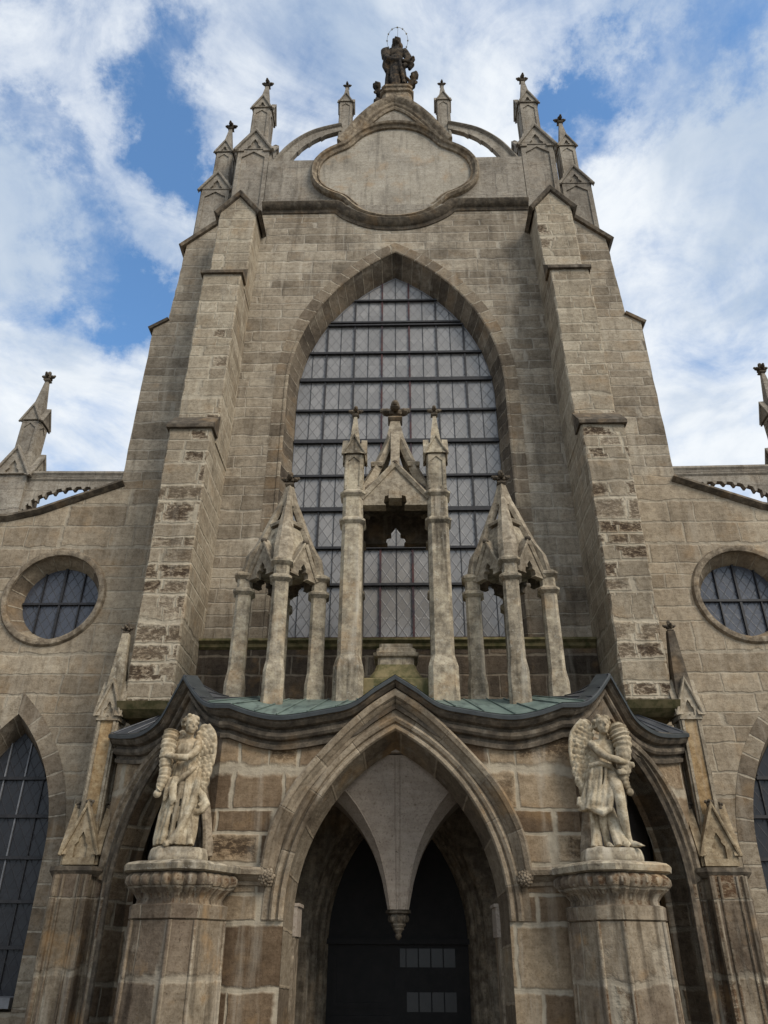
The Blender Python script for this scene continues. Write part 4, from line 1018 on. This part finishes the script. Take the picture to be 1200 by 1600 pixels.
# ---- the two smaller ones
def small_canopy(s, label):
    cx, cy = s*1.985, 12.3
    t = thing('stone_canopy', label, 'canopy', (cx, cy, 5.1), 'open stone canopies on the porch roof')
    D = 0.645; ro = -s*radians(7)
    P = []
    for k in range(4):
        a = -pi/2+k*pi/2+ro; P.append((cx+D*cos(a), cy+D*sin(a)))
        b = MB(); post(b, *P[-1], 4.75 if k != 2 else 5.1, 5.58, (6.97, 7.27), 7.31, 0.135, a+pi/2, 1.25, 1.36); b.build('post', M_can, t)
    for k in range(4):
        p, q = Vector(P[k]), Vector(P[(k+1) % 4]); m_ = (p+q)/2; o = m_-Vector((cx, cy))
        d = (q-p).normalized()*0.13
        canopy_gable(p+d, q-d, o, 7.18, 7.24, 7.80, 0.10, t, 0.10, M_spire if k in (0, 3) else M_dark)  # front gables in lit-toned stone, rear ones in dark stone painting their shade
    # spire: four broad corner ribs meeting in a cap, slate panes low between them
    b = MB(); top = 9.02
    for k in range(4):
        a = -pi/2+k*pi/2+ro
        u = Vector((cos(a), sin(a), 0)); sd = Vector((-sin(a), cos(a), 0)); rings = []
        for z, r, w_ in ((7.34, 0.71, 0.16), (7.66, 0.65, 0.16), (7.9, 0.51, 0.15), (8.25, .375, 0.125), (8.6, .25, 0.085), (8.85, .15, 0.065), (9.1, 0.07, 0.05)):
            c = Vector((cx, cy, z))+u*r
            rings.append([c+sd*w_-u*0.05, c+sd*w_*0.45+u*0.02, c-sd*w_*0.45+u*0.02, c-sd*w_-u*0.05, c-sd*w_*0.8-u*0.13, c+sd*w_*0.8-u*0.13])
        b.loft(rings)
    b.loft([sq(cx, cy, 8.74, 0.13, ro+pi/4), sq(cx, cy, 8.9, 0.115, ro+pi/4), sq(cx, cy, 9.2, 0.055, ro+pi/4)])
    for k in range(4):
        a = -pi/4+k*pi/2+ro
        c = Vector((cx, cy, 8.3))+Vector((cos(a), sin(a), 0))*0.235
        b.loft([sq(c.x, c.y, c.z-0.03, 0.05, a, hy=0.12), sq(c.x, c.y, c.z+0.02, 0.065, a, hy=0.13), sq(c.x, c.y, c.z+0.04, 0.05, a, hy=0.12)])
    spo = b.build('spire', M_spire, t)
    b = MB()
    b.loft([sq(cx, cy, 7.36, 0.435, ro+pi/4), sq(cx, cy, 7.9, 0.335, ro+pi/4), sq(cx, cy, 8.22, 0.25, ro+pi/4)])
    b.build('spire_web', M_can, spo)
    finial(cx, cy, 9.24, 0.30, spo, M_dark)
small_canopy(-1, 'smaller four-post stone canopy left of the tallest canopy on the porch roof')
small_canopy(1, 'smaller four-post stone canopy right of the tallest canopy on the porch roof')
# ------------------------------------------------------------------ statues
def V(*a): return Vector(a)
def hand(b, wrist, d, pn, k=1.0, curl=0.7):
    """palm, four unequal bent fingers and a thumb; d = pointing direction, pn = palm normal (fingers curl to it)"""
    d = V(*d).normalized(); pn = V(*pn).normalized(); sd = d.cross(pn); w_ = V(*wrist)
    b.tube([w_, w_+d*0.045*k, w_+d*0.085*k], [0.026*k, 0.036*k, 0.033*k], 8, flat=0.6)
    for i, (o, l) in enumerate(((-0.027, .062), (-0.009, .074), (0.009, .07), (0.027, .054))):
        p0 = w_+d*0.078*k+sd*o*k; p1 = p0+(d*cos(curl*.5)+pn*sin(curl*.5))*l*0.5*k; p2 = p1+(d*cos(curl*1.5)+pn*sin(curl*1.5))*l*0.5*k
        b.tube([p0, p1, p2], [0.0125*k, 0.0115*k, 0.009*k], 6)
    p0 = w_+d*0.03*k-sd*0.03*k; b.tube([p0, p0-sd*0.022*k+d*0.022*k+pn*0.012*k, p0-sd*0.02*k+d*0.05*k+pn*0.026*k], [0.015*k, 0.013*k, 0.010*k], 6)

def head(b, h, c, yaw, tilt=0.0, k=1.0):
    """face into b, hair into h; the face looks along -y turned by yaw"""
    R = Matrix.Rotation(yaw, 3, 'Z') @ Matrix.Rotation(tilt, 3, 'X')
    q = lambda x, y, z: V(*c)+R @ V(x*k, y*k, z*k)
    b.blob(q(0, 0.01, 0.03), (0.085*k, 0.098*k, 0.092*k), 14, 10, R)
    b.blob(q(0, -0.015, -0.035), (0.066*k, 0.078*k, 0.078*k), 14, 10, R)
    b.blob(q(0, -0.065, -0.092), (0.026*k, 0.024*k, 0.022*k), 8, 6, R)
    b.tube([q(0, -0.088, 0.03), q(0, -0.108, -0.012), q(0, -0.112, -0.026)], [0.010*k, 0.014*k, 0.017*k], 7)
    for s in (-1, 1):
        b.tube([q(s*0.012, -0.088, 0.038), q(s*0.04, -0.083, 0.045), q(s*0.062, -0.062, 0.034)], 0.011*k, 6)
        b.blob(q(s*0.036, -0.078, 0.016), (0.014*k, 0.010*k, 0.008*k), 7, 5, R)
        b.blob(q(s*0.045, -0.06, -0.022), (0.022*k, 0.02*k, 0.02*k), 8, 5, R)
        b.blob(q(s*0.082, 0.012, 0.0), (0.012*k, 0.022*k, 0.032*k), 7, 5, R)
    b.tube([q(-0.026, -0.083, -0.056), q(0, -0.095, -0.054), q(0.026, -0.083, -0.056)], [0.006*k, 0.010*k, 0.006*k], 6)
    b.tube([q(-0.02, -0.082, -0.068), q(0, -0.092, -0.07), q(0.02, -0.082, -0.068)], [0.006*k, 0.010*k, 0.006*k], 6)
    rnd = random.Random(3)
    h.blob(q(0, 0.035, 0.05), (0.092*k, 0.088*k, 0.088*k), 12, 8, R)
    for i in range(46):
        a = rnd.uniform(-2.45, 2.45)+pi/2; e = rnd.uniform(-0.75, 1.35)
        if abs(a-pi/2) > 1.9 and e < 0.45: continue
        r = 0.098*k; p = q(r/k*cos(a)*cos(e), 0.02+r/k*sin(a)*cos(e), 0.04+r/k*sin(e)*0.95)
        h.blob(p, (rnd.uniform(.018, .032)*k,)*3, 7, 5)

def feathers(b, inner, outer, y0, y1, rows, across, L, wd, lean):
    I = crom([V(*p) for p in inner], 8); O = crom([V(*p) for p in outer], 8); n = len(I)-1
    rnd = random.Random(5)
    for r in range(rows):
        t = r/(rows-1); k = min(n, int(t*n))
        for a in range(across):
            f = (a+0.5*(r % 2))/(across-0.5)
            p = I[k].lerp(O[k], min(1, f)); y = y0+(y1-y0)*f-0.018*(1-t)+0.012*(a % 2)
            l = L*(0.7+0.9*t)*rnd.uniform(.9, 1.1)
            an = lean*(0.3+0.7*f)+rnd.uniform(-.1, .1)
            R = Matrix.Rotation(an, 3, 'Y')
            b.blob(V(p.x, y, p.y)-R @ V(0, 0, l*0.45), (wd*rnd.uniform(.9, 1.15), 0.02, l*0.62), 8, 6, R @ Matrix.Rotation(0.42, 3, 'X'))
    # the web behind and the thick leading edge
    for i in range(0, n, 2):
        c = I[i].lerp(O[i], 0.5); b.blob(V(c.x, (y0+y1)/2+0.03, c.y), (max(0.03, (O[i]-I[i]).length*0.55), 0.028, 0.075), 10, 6)
    b.tube([V(p.x, y1-0.01, p.y) for p in O[:n*2//3]], [0.034-0.02*i/n for i in range(len(O[:n*2//3]))], 7)

def horn(pts, rad, name, m, parent, ribs=15, knob=0.05):
    """a swelling bundle ringed with cords, ending in a knob"""
    P = crom([V(*p) for p in pts], 12); n = len(P)-1; b = MB(); rs = []
    for i in range(n+1):
        t = i/n; j = t*(len(rad)-1); k = min(int(j), len(rad)-2); r = rad[k]+(rad[k+1]-rad[k])*(j-k)
        rs.append(r*(1+0.10*sin(t*ribs*2*pi)+0.04*sin(t*ribs*3.3+1.0)))
    b.tube(P, rs, 14); b.blob(P[-1]+(P[-1]-P[-2]).normalized()*knob*0.6, knob, 8, 6)
    return b.build(name, m, parent, 70)

def folds(b, waist, hem, n, a0, a1, rw, rh, rad, sway=0.0, seed=1, z_mid=None):
    rnd = random.Random(seed); w_, h_ = V(*waist), V(*hem)
    for i in range(n):
        a = a0+(a1-a0)*i/(n-1)+rnd.uniform(-.08, .08); pts = []; rr = []
        for k in range(7):
            t = k/6; c = w_.lerp(h_, t); aa = a+sway*t*t*(0.6+0.4*sin(i*1.7))
            rx = rw[0]+(rh[0]-rw[0])*t+0.03*sin(t*pi); ry = rw[1]+(rh[1]-rw[1])*t+0.03*sin(t*pi)
            wob = 0.012*sin(i*2.1+t*5)
            pts.append(c+V((rx+wob)*cos(aa), (ry+wob)*sin(aa), 0)); rr.append(rad*(0.55+0.75*t)*rnd.uniform(.75, 1.25))
        b.tube(pts, rr, 7)

def rock(parent, w_, d, z, m):
    b = MB(); rnd = random.Random(11)
    b.loft([csq(0.0, 0.0, zz, w_*k, .4, hy=d*k) for zz, k in ((-0.17, 1.0), (-0.12, 1.03), (-0.03, 0.98), (0.0, 0.9))])
    for i in range(9): b.blob((rnd.uniform(-w_, w_)*0.7, rnd.uniform(-d, d)*0.6, -0.005), (rnd.uniform(.06, .13), rnd.uniform(.06, .12), 0.03), 8, 5)
    off = parent.location
    b.v = [p+off for p in b.v]
    return remeshed(b, 'plinth', m, parent, 0.02, 1)

def shift(b, t): b.v = [p+t.location for p in b.v]; return b

# ---- angel in the long robe, head turned aside, leaning on a tall horn
aL = thing('angel_statue', 'winged stone angel in a long robe down to its feet, head turned aside', 'statue', (-2.79, 10.72, 2.755), 'angel statues on the porch pedestals')
rock(aL, 0.34, 0.27, 0, M_can)
b, h = MB(), MB()
head(b, h, (-0.04, -0.06, 1.565), radians(38), 0.05, 1.08)
b.tube([(-0.06, 0.0, 1.30), (-0.055, -0.01, 1.40), (-0.045, -0.03, 1.50)], [.085, .055, .055], 10)
b.blob((-0.07, 0.01, 1.24), (0.165, 0.115, 0.17), 14, 10); b.blob((-0.07, 0.01, 1.34), (0.19, 0.09, 0.075), 12, 8); b.blob((-0.055, 0.02, 1.08), (0.135, 0.105, 0.15), 12, 8)
b.tube([(0.10, -0.02, 1.345), (0.10, -0.12, 1.22), (0.02, -0.21, 1.10)], [.066, .058, .048], 10)            # near upper arm
b.tube([(0.02, -0.21, 1.10), (-0.12, -0.25, 1.10), (-0.26, -0.22, 1.13)], [.050, .045, .032], 10)
hand(b, (-0.26, -0.22, 1.13), (-1, 0.25, 0.15), (0, 1, -0.2), 1.05)
b.tube([(-0.22, 0.0, 1.33), (-0.31, -0.05, 1.16), (-0.30, -0.10, 0.98)], [.06, .052, .045], 10)              # far arm behind the horn
b.tube([(-0.30, -0.10, 0.98), (-0.33, -0.16, 0.86), (-0.34, -0.18, 0.80)], [.045, .036, .03], 10)
hand(b, (-0.34, -0.18, 0.80), (0.1, -0.2, -1), (0.8, -0.3, 0), 1.0)
body = remeshed(shift(b, aL), 'body', M_statue, aL, 0.011, 2)
remeshed(shift(h, aL), 'hair', M_statue, aL, 0.011, 1)
b = MB()
for z, cx_, rx, ry in ((1.10, -0.06, .15, .12), (0.98, -0.05, .17, .14), (0.85, -0.04, .19, .16), (0.6, -0.05, .20, .17), (0.35, -0.07, .215, .18), (0.12, -0.08, .225, .19)):
    b.blob((cx_, 0.02, z), (rx, ry, 0.2), 14, 8)
b.loft([[V(-0.08+.225*cos(2*pi*k/20), 0.02+.19*sin(2*pi*k/20), z) for k in range(20)] for z in (0.0, 0.2)])
folds(b, (-0.05, 0.02, 1.06), (-0.07, 0.0, 0.03), 13, pi*0.98, 2.05*pi, (.15, .12), (.24, .20), 0.030, -0.35, 2)
b.tube([(0.10, -0.08, 1.02), (0.02, -0.17, 0.9), (-0.10, -0.2, 0.80), (-0.2, -0.15, 0.84)], [.03, .04, .045, .03], 8)       # rolled girdle
b.tube([(-0.12, -0.2, 0.86), (-0.13, -0.23, 0.72), (-0.11, -0.23, 0.56), (-0.13, -0.22, 0.50)], [.04, .055, .05, .02], 8, flat=.5)
b.tube([(-0.18, -0.17, 0.84), (-0.2, -0.2, 0.7), (-0.24, -0.18, 0.55)], [.04, .05, .02], 8, flat=.6)
b.tube([(0.14, -0.02, 1.0), (0.16, -0.10, 0.8), (0.13, -0.16, 0.5), (0.02, -0.2, 0.2), (-0.08, -0.22, 0.04)], [.03, .045, .05, .05, .04], 8)
b.tube([(0.13, 0.0, 0.75), (0.22, -0.03, 0.64), (0.29, -0.03, 0.53), (0.24, -0.05, 0.46), (0.12, -0.08, 0.42)], [.04, .06, .055, .05, .04], 9)   # blown drapery
b.tube([(0.17, 0.0, 0.62), (0.25, -0.06, 0.55), (0.2, -0.1, 0.50)], [.04, .045, .03], 8)
b.tube([(-0.22, -0.05, 0.7), (-0.27, -0.08, 0.4), (-0.3, -0.06, 0.1), (-0.3, -0.08, 0.02)], [.04, .045, .05, .03], 8)
b.tube([(0.1, -0.12, 0.4), (0.13, -0.13, 0.2), (0.16, -0.14, 0.03)], [.04, .045, .05], 8)
b.tube([(-0.10, -0.14, 0.05), (-0.11, -0.22, 0.04), (-0.13, -0.28, 0.02)], [.05, .045, .03], 8)
remeshed(shift(b, aL), 'robe', M_statue, aL, 0.010, 0)
b = MB(); feathers(b, [(0.07, 1.50), (0.05, 1.36), (0.06, 1.16), (0.12, 0.95), (0.19, 0.78)], [(0.17, 1.60), (0.28, 1.46), (0.31, 1.22), (0.28, 0.98), (0.24, 0.74)], 0.02, 0.05, 16, 5, 0.085, 0.036, 0.35)
remeshed(shift(b, aL), 'wing', M_statue, aL, 0.008, 0)
b = MB(); feathers(b, [(-0.16, 1.46), (-0.18, 1.34), (-0.22, 1.16), (-0.24, 1.0)], [(-0.26, 1.52), (-0.36, 1.40), (-0.37, 1.2), (-0.33, 0.95)], 0.12, 0.14, 10, 4, 0.085, 0.036, -0.3)
remeshed(shift(b, aL), 'wing', M_statue, aL, 0.012, 0)
L_ = aL.location
horn([L_+V(-0.29, -0.06, 1.48), L_+V(-0.30, -0.10, 1.3), L_+V(-0.29, -0.14, 1.05), L_+V(-0.28, -0.16, 0.85), L_+V(-0.33, -0.17, 0.68)], [.10, .105, .095, .082, .07, .04], 'horn', M_statue, aL, 15, 0.055)

# ---- angel with bare legs, facing forward, hugging the horn
aR = thing('angel_statue', 'winged stone angel facing forward with bare legs and a short tucked robe', 'statue', (2.74, 10.72, 2.755), 'angel statues on the porch pedestals')
rock(aR, 0.36, 0.27, 0, M_can)
b, h = MB(), MB()
head(b, h, (0.10, -0.06, 1.55), radians(4), -0.12, 1.12)
b.tube([(0.08, 0.0, 1.28), (0.09, -0.01, 1.38), (0.10, -0.03, 1.47)], [.085, .055, .055], 10)
b.blob((0.07, 0.01, 1.22), (0.165, 0.12, 0.17), 14, 10); b.blob((0.08, 0.01, 1.32), (0.20, 0.09, 0.07), 12, 8); b.blob((0.05, 0.02, 1.06), (0.135, 0.11, 0.15), 12, 8); b.blob((0.05, 0.02, 0.92), (0.15, 0.12, 0.12), 12, 8)
b.tube([(-0.08, -0.01, 1.32), (-0.03, -0.13, 1.21), (0.07, -0.22, 1.10)], [.066, .058, .047], 10)
b.tube([(0.07, -0.22, 1.10), (0.2, -0.25, 1.06), (0.31, -0.2, 1.03)], [.050, .045, .033], 10)
hand(b, (0.31, -0.2, 1.03), (0.9, 0.3, -0.15), (0, 1, 0), 1.05)
b.tube([(0.25, 0.02, 1.32), (0.33, 0.0, 1.16), (0.34, -0.08, 1.02)], [.06, .052, .045], 10)
b.tube([(0.34, -0.08, 1.02), (0.33, -0.17, 0.93), (0.29, -0.22, 0.90)], [.045, .036, .03], 10); hand(b, (0.29, -0.22, 0.90), (-0.9, -0.2, 0.1), (0, 1, 0), 1.0)
# legs: the bent one forward, the standing one behind
b.tube([(0.12, -0.02, 0.90), (0.14, -0.17, 0.74), (0.15, -0.23, 0.60), (0.152, -0.235, 0.54), (0.165, -0.20, 0.38), (0.20, -0.155, 0.18), (0.22, -0.14, 0.06)], [.105, .092, .074, .068, .07, .046, .04], 12)
b.blob((0.15, -0.25, 0.57), (.062, .058, .065), 10, 8)
b.tube([(0.21, -0.12, 0.05), (0.27, -0.2, 0.04), (0.33, -0.27, 0.02)], [.045, .04, .022], 8); 
for i in range(5): b.tube([(0.30+0.014*(i-2), -0.23+0.01*(i-2), 0.025), (0.345+0.014*(i-2), -0.29+0.012*(i-2), 0.015)], [.011, .009], 6)
b.tube([(-0.02, 0.0, 0.90), (-0.04, -0.05, 0.70), (-0.05, -0.06, 0.52), (-0.048, -0.045, 0.44), (-0.045, -0.02, 0.32), (-0.035, -0.01, 0.15), (-0.03, -0.01, 0.05)], [.10, .085, .066, .06, .064, .044, .042], 12)
b.tube([(-0.03, 0.0, 0.05), (-0.03, -0.10, 0.04), (-0.03, -0.19, 0.02)], [.045, .042, .024], 8)
for i in range(5): b.tube([(-0.03+0.017*(i-2), -0.15, 0.025), (-0.03+0.018*(i-2), -0.215+0.006*abs(i-1), 0.015)], [.011, .009], 6)
remeshed(shift(b, aR), 'body', M_statue, aR, 0.011, 2)
remeshed(shift(h, aR), 'hair', M_statue, aR, 0.011, 1)
b = MB()
for z, cx_, rx, ry in ((1.05, 0.03, .15, .12), (0.92, 0.01, .18, .15), (0.78, -0.03, .19, .16), (0.64, -0.08, .18, .15), (0.54, -0.12, .15, .13)):
    b.blob((cx_, 0.02, z), (rx, ry, 0.12), 14, 8)
folds(b, (0.03, 0.01, 1.06), (-0.11, 0.0, 0.46), 10, pi*0.95, 1.75*pi, (.15, .12), (.19, .18), 0.030, -0.3, 4)
b.tube([(-0.28, -0.05, 0.60), (-0.2, -0.14, 0.48), (-0.08, -0.2, 0.41), (0.0, -0.2, 0.46), (0.06, -0.2, 0.62), (0.11, -0.16, 0.8), (0.16, -0.1, 0.92)], [.035, .05, .055, .05, .045, .045, .035], 9)     # gathered hem
b.tube([(-0.31, -0.02, 0.62), (-0.33, -0.04, 0.54), (-0.27, -0.07, 0.47)], [.045, .05, .04], 8)
b.tube([(-0.16, -0.08, 1.02), (-0.02, -0.15, 1.04), (0.1, -0.15, 1.0), (0.2, -0.08, 0.9)], [.03, .035, .035, .03], 8)
b.tube([(0.2, -0.08, 0.9), (0.24, -0.1, 0.7), (0.25, -0.07, 0.5)], [.035, .045, .02], 8)
b.tube([(0.05, -0.03, 0.5), (0.07, -0.10, 0.3), (0.13, -0.15, 0.08), (0.2, -0.2, 0.02)], [.06, .07, .075, .03], 9, flat=.6)   # cloth between the legs
b.tube([(0.02, -0.05, 0.5), (0.03, -0.1, 0.25), (0.06, -0.18, 0.02)], [.04, .04, .05], 8)
b.tube([(-0.14, 0.02, 0.5), (-0.15, 0.02, 0.25), (-0.17, -0.03, 0.03)], [.07, .065, .075], 9, flat=.7)
b.tube([(-0.19, -0.02, 0.45), (-0.18, -0.03, 0.2), (-0.22, -0.07, 0.02)], [.03, .03, .045], 8)
remeshed(shift(b, aR), 'robe', M_statue, aR, 0.010, 0)
b = MB(); feathers(b, [(-0.05, 1.56), (-0.06, 1.36), (-0.06, 1.16), (-0.12, 0.95), (-0.22, 0.80)], [(-0.15, 1.66), (-0.31, 1.48), (-0.36, 1.22), (-0.34, 0.98), (-0.28, 0.76)], 0.02, 0.05, 16, 6, 0.085, 0.036, -0.3)
remeshed(shift(b, aR), 'wing', M_statue, aR, 0.008, 0)
b = MB(); feathers(b, [(0.2, 1.50), (0.22, 1.34), (0.24, 1.16), (0.26, 1.0)], [(0.30, 1.60), (0.38, 1.45), (0.40, 1.2), (0.36, 0.95)], 0.14, 0.16, 10, 4, 0.085, 0.036, 0.3)
remeshed(shift(b, aR), 'wing', M_statue, aR, 0.012, 0)
L_ = aR.location
horn([L_+V(0.27, -0.05, 1.56), L_+V(0.29, -0.08, 1.47), L_+V(0.32, -0.1, 1.3), L_+V(0.29, -0.14, 1.05), L_+V(0.26, -0.15, 0.84), L_+V(0.30, -0.16, 0.70)], [.075, .125, .13, .10, .08, .06, .03], 'horn', M_statue, aR, 15, 0.05)

# ---- the dark robed figure with the ring of stars on the gable
vg = thing('robed_statue', 'dark robed stone figure under a ring of stars on the gable top', 'statue', (0.06, 14.95, 25.82))
L_ = vg.location
b = MB(); b.loft([csq(L_.x, L_.y, z, h_, .25, hy=h_*0.8) for z, h_ in ((24.6, .52), (25.2, .50), (25.5, .46), (25.53, .53), (25.58, .54), (25.62, .46), (25.70, .45), (25.73, .50), (25.80, .50), (25.83, .42))]); b.build('base', M_mould, vg)
b, h = MB(), MB(); k = 1.36
head(b, h, (0.02, -0.06, 2.20), radians(20), 0.0, 1.36)
b.tube([(0, 0, 1.82), (0.01, -0.02, 2.0), (0.02, -0.04, 2.1)], [.13, .085, .08], 10)
b.blob((-0.02, 0.0, 1.70), (0.26, 0.18, 0.26), 14, 10); b.blob((-0.03, 0.0, 1.86), (0.30, 0.14, 0.11), 12, 8); b.blob((0, 0, 1.45), (0.2, 0.16, 0.22), 12, 8)
b.tube([(0.26, -0.02, 1.84), (0.34, -0.06, 1.5), (0.34, -0.12, 1.22)], [.11, .10, .085], 10); b.tube([(0.34, -0.12, 1.22), (0.46, -0.18, 1.12), (0.53, -0.2, 1.10)], [.085, .07, .05], 10)
hand(b, (0.53, -0.2, 1.10), (0.45, -0.2, 0.9), (-1, 0, 0), 1.5, 0.3)
b.tube([(-0.30, 0, 1.84), (-0.33, -0.06, 1.5), (-0.2, -0.2, 1.25)], [.11, .10, .08], 10); b.tube([(-0.2, -0.2, 1.25), (0.1, -0.26, 1.12), (0.44, -0.24, 1.08)], [.08, .07, .05], 10)
hand(b, (0.44, -0.24, 1.08), (0.45, -0.2, 0.9), (1, 0, 0), 1.5, 0.3)
remeshed(shift(b, vg), 'body', M_bronze, vg, 0.022, 2)
for i, p in enumerate(((-0.1, .05, 2.12), (0.14, .05, 2.12), (0.0, .1, 2.05))): h.blob(p, (.09, .09, .14), 8, 6)
remeshed(shift(h, vg), 'hair', M_bronze, vg, 0.022, 1)
b = MB()
for z, cx_, rx, ry in ((1.4, -0.02, .24, .19), (1.1, -0.04, .29, .22), (0.8, -0.05, .31, .24), (0.45, -0.04, .31, .25), (0.15, -0.02, .32, .26)): b.blob((cx_, 0, z), (rx, ry, 0.26), 14, 8)
folds(b, (-0.02, 0, 1.5), (-0.03, -0.02, 0.02), 14, pi*0.9, 2.1*pi, (.22, .18), (.34, .28), 0.045, 0.5, 6)
b.tube([(-0.28, -0.02, 1.9), (-0.42, -0.02, 1.8), (-0.40, -0.08, 1.5), (-0.28, -0.2, 1.25), (-0.05, -0.28, 1.1), (0.2, -0.25, 1.2)], [.10, .14, .12, .09, .08, .06], 9)   # mantle over the arm
b.tube([(-0.36, -0.05, 1.4), (-0.40, -0.1, 1.1), (-0.34, -0.12, 0.8)], [.1, .1, .05], 9)
b.tube([(0.3, -0.05, 1.75), (0.42, -0.05, 1.45), (0.36, -0.12, 1.1), (0.2, -0.25, 0.9)], [.10, .12, .10, .06], 9)
b.tube([(0.40, -0.16, 1.12), (0.52, -0.18, 1.02), (0.4, -0.15, 0.86)], [.1, .09, .06], 9)
b.tube([(0.1, -0.26, 1.2), (0.12, -0.32, 0.8), (0.2, -0.32, 0.4), (0.24, -0.34, 0.05)], [.05, .06, .06, .06], 8)
remeshed(shift(b, vg), 'robe', M_bronze, vg, 0.024, 1)
# cherub heads and limbs round the feet
for c, kk, sg in (((-0.64, -0.2, 0.14), 1.0, -1), ((0.56, -0.2, 0.50), 1.1, 1), ((-0.62, -0.32, -0.62), 0.85, -1)):
    b = MB(); hh = MB(); head(b, hh, c, radians(-20*sg), 0, 1.2*kk)
    c = V(*c)
    b.tube([c+V(0, 0.02, -0.08), c+V(-0.06*sg, 0.08, -0.24), c+V(-0.2*sg, 0.1, -0.34)], [.07*kk, .12*kk, .12*kk], 9)
    b.tube([c+V(0.02*sg, 0.02, -0.18), c+V(0.08*sg, -0.04, -0.28), c+V(0.02*sg, -0.08, -0.38)], [.05*kk, .045*kk, .035*kk], 8)
    b.tube([c+V(-0.1*sg, 0.06, -0.18), c+V(-0.2*sg, -0.02, -0.12), c+V(-0.3*sg, -0.04, -0.02)], [.05*kk, .045*kk, .035*kk], 8)
    b.v += hh.v[:0]; n0 = len(b.v); b.v += hh.v; b.f += [tuple(i+n0 for i in f) for f in hh.f]; b.uv += hh.uv
    remeshed(shift(b, vg), 'cherub', M_bronze, vg, 0.022, 1)
# ring of stars
b = MB(); hc = L_+V(0.03, 0.0, 2.33); R = Matrix.Rotation(radians(48), 3, 'X'); ra = 0.36
ringp = [hc+R @ V(ra*cos(2*pi*k/40), 0, ra*sin(2*pi*k/40)) for k in range(41)]
b.tube(ringp, 0.006, 6, False)
b.tube([hc+V(0, 0, -0.03), hc+R @ V(0.02, 0, ra)], 0.006, 6)
ho = b.build('star_ring', M_gilt, vg)
for k in range(12):
    a = 2*pi*k/12+pi/2; c = hc+R @ V(ra*cos(a), 0, ra*sin(a)); b = MB()
    P = [(c+R @ V((0.042 if i % 2 == 0 else 0.018)*cos(pi*i/5+pi/2), 0, (0.042 if i % 2 == 0 else 0.018)*sin(pi*i/5+pi/2))) for i in range(10)]
    f0 = c+R @ V(0, -0.012, 0); f1 = c+R @ V(0, 0.012, 0)
    for i in range(10):
        b.face([P[i], P[(i+1) % 10], f0]); b.face([P[(i+1) % 10], P[i], f1])
    b.build('star', M_gilt, ho)
vg.scale = (1.0, 1.0, 1.36); vg.location = (0.08, 15.05, 25.92)
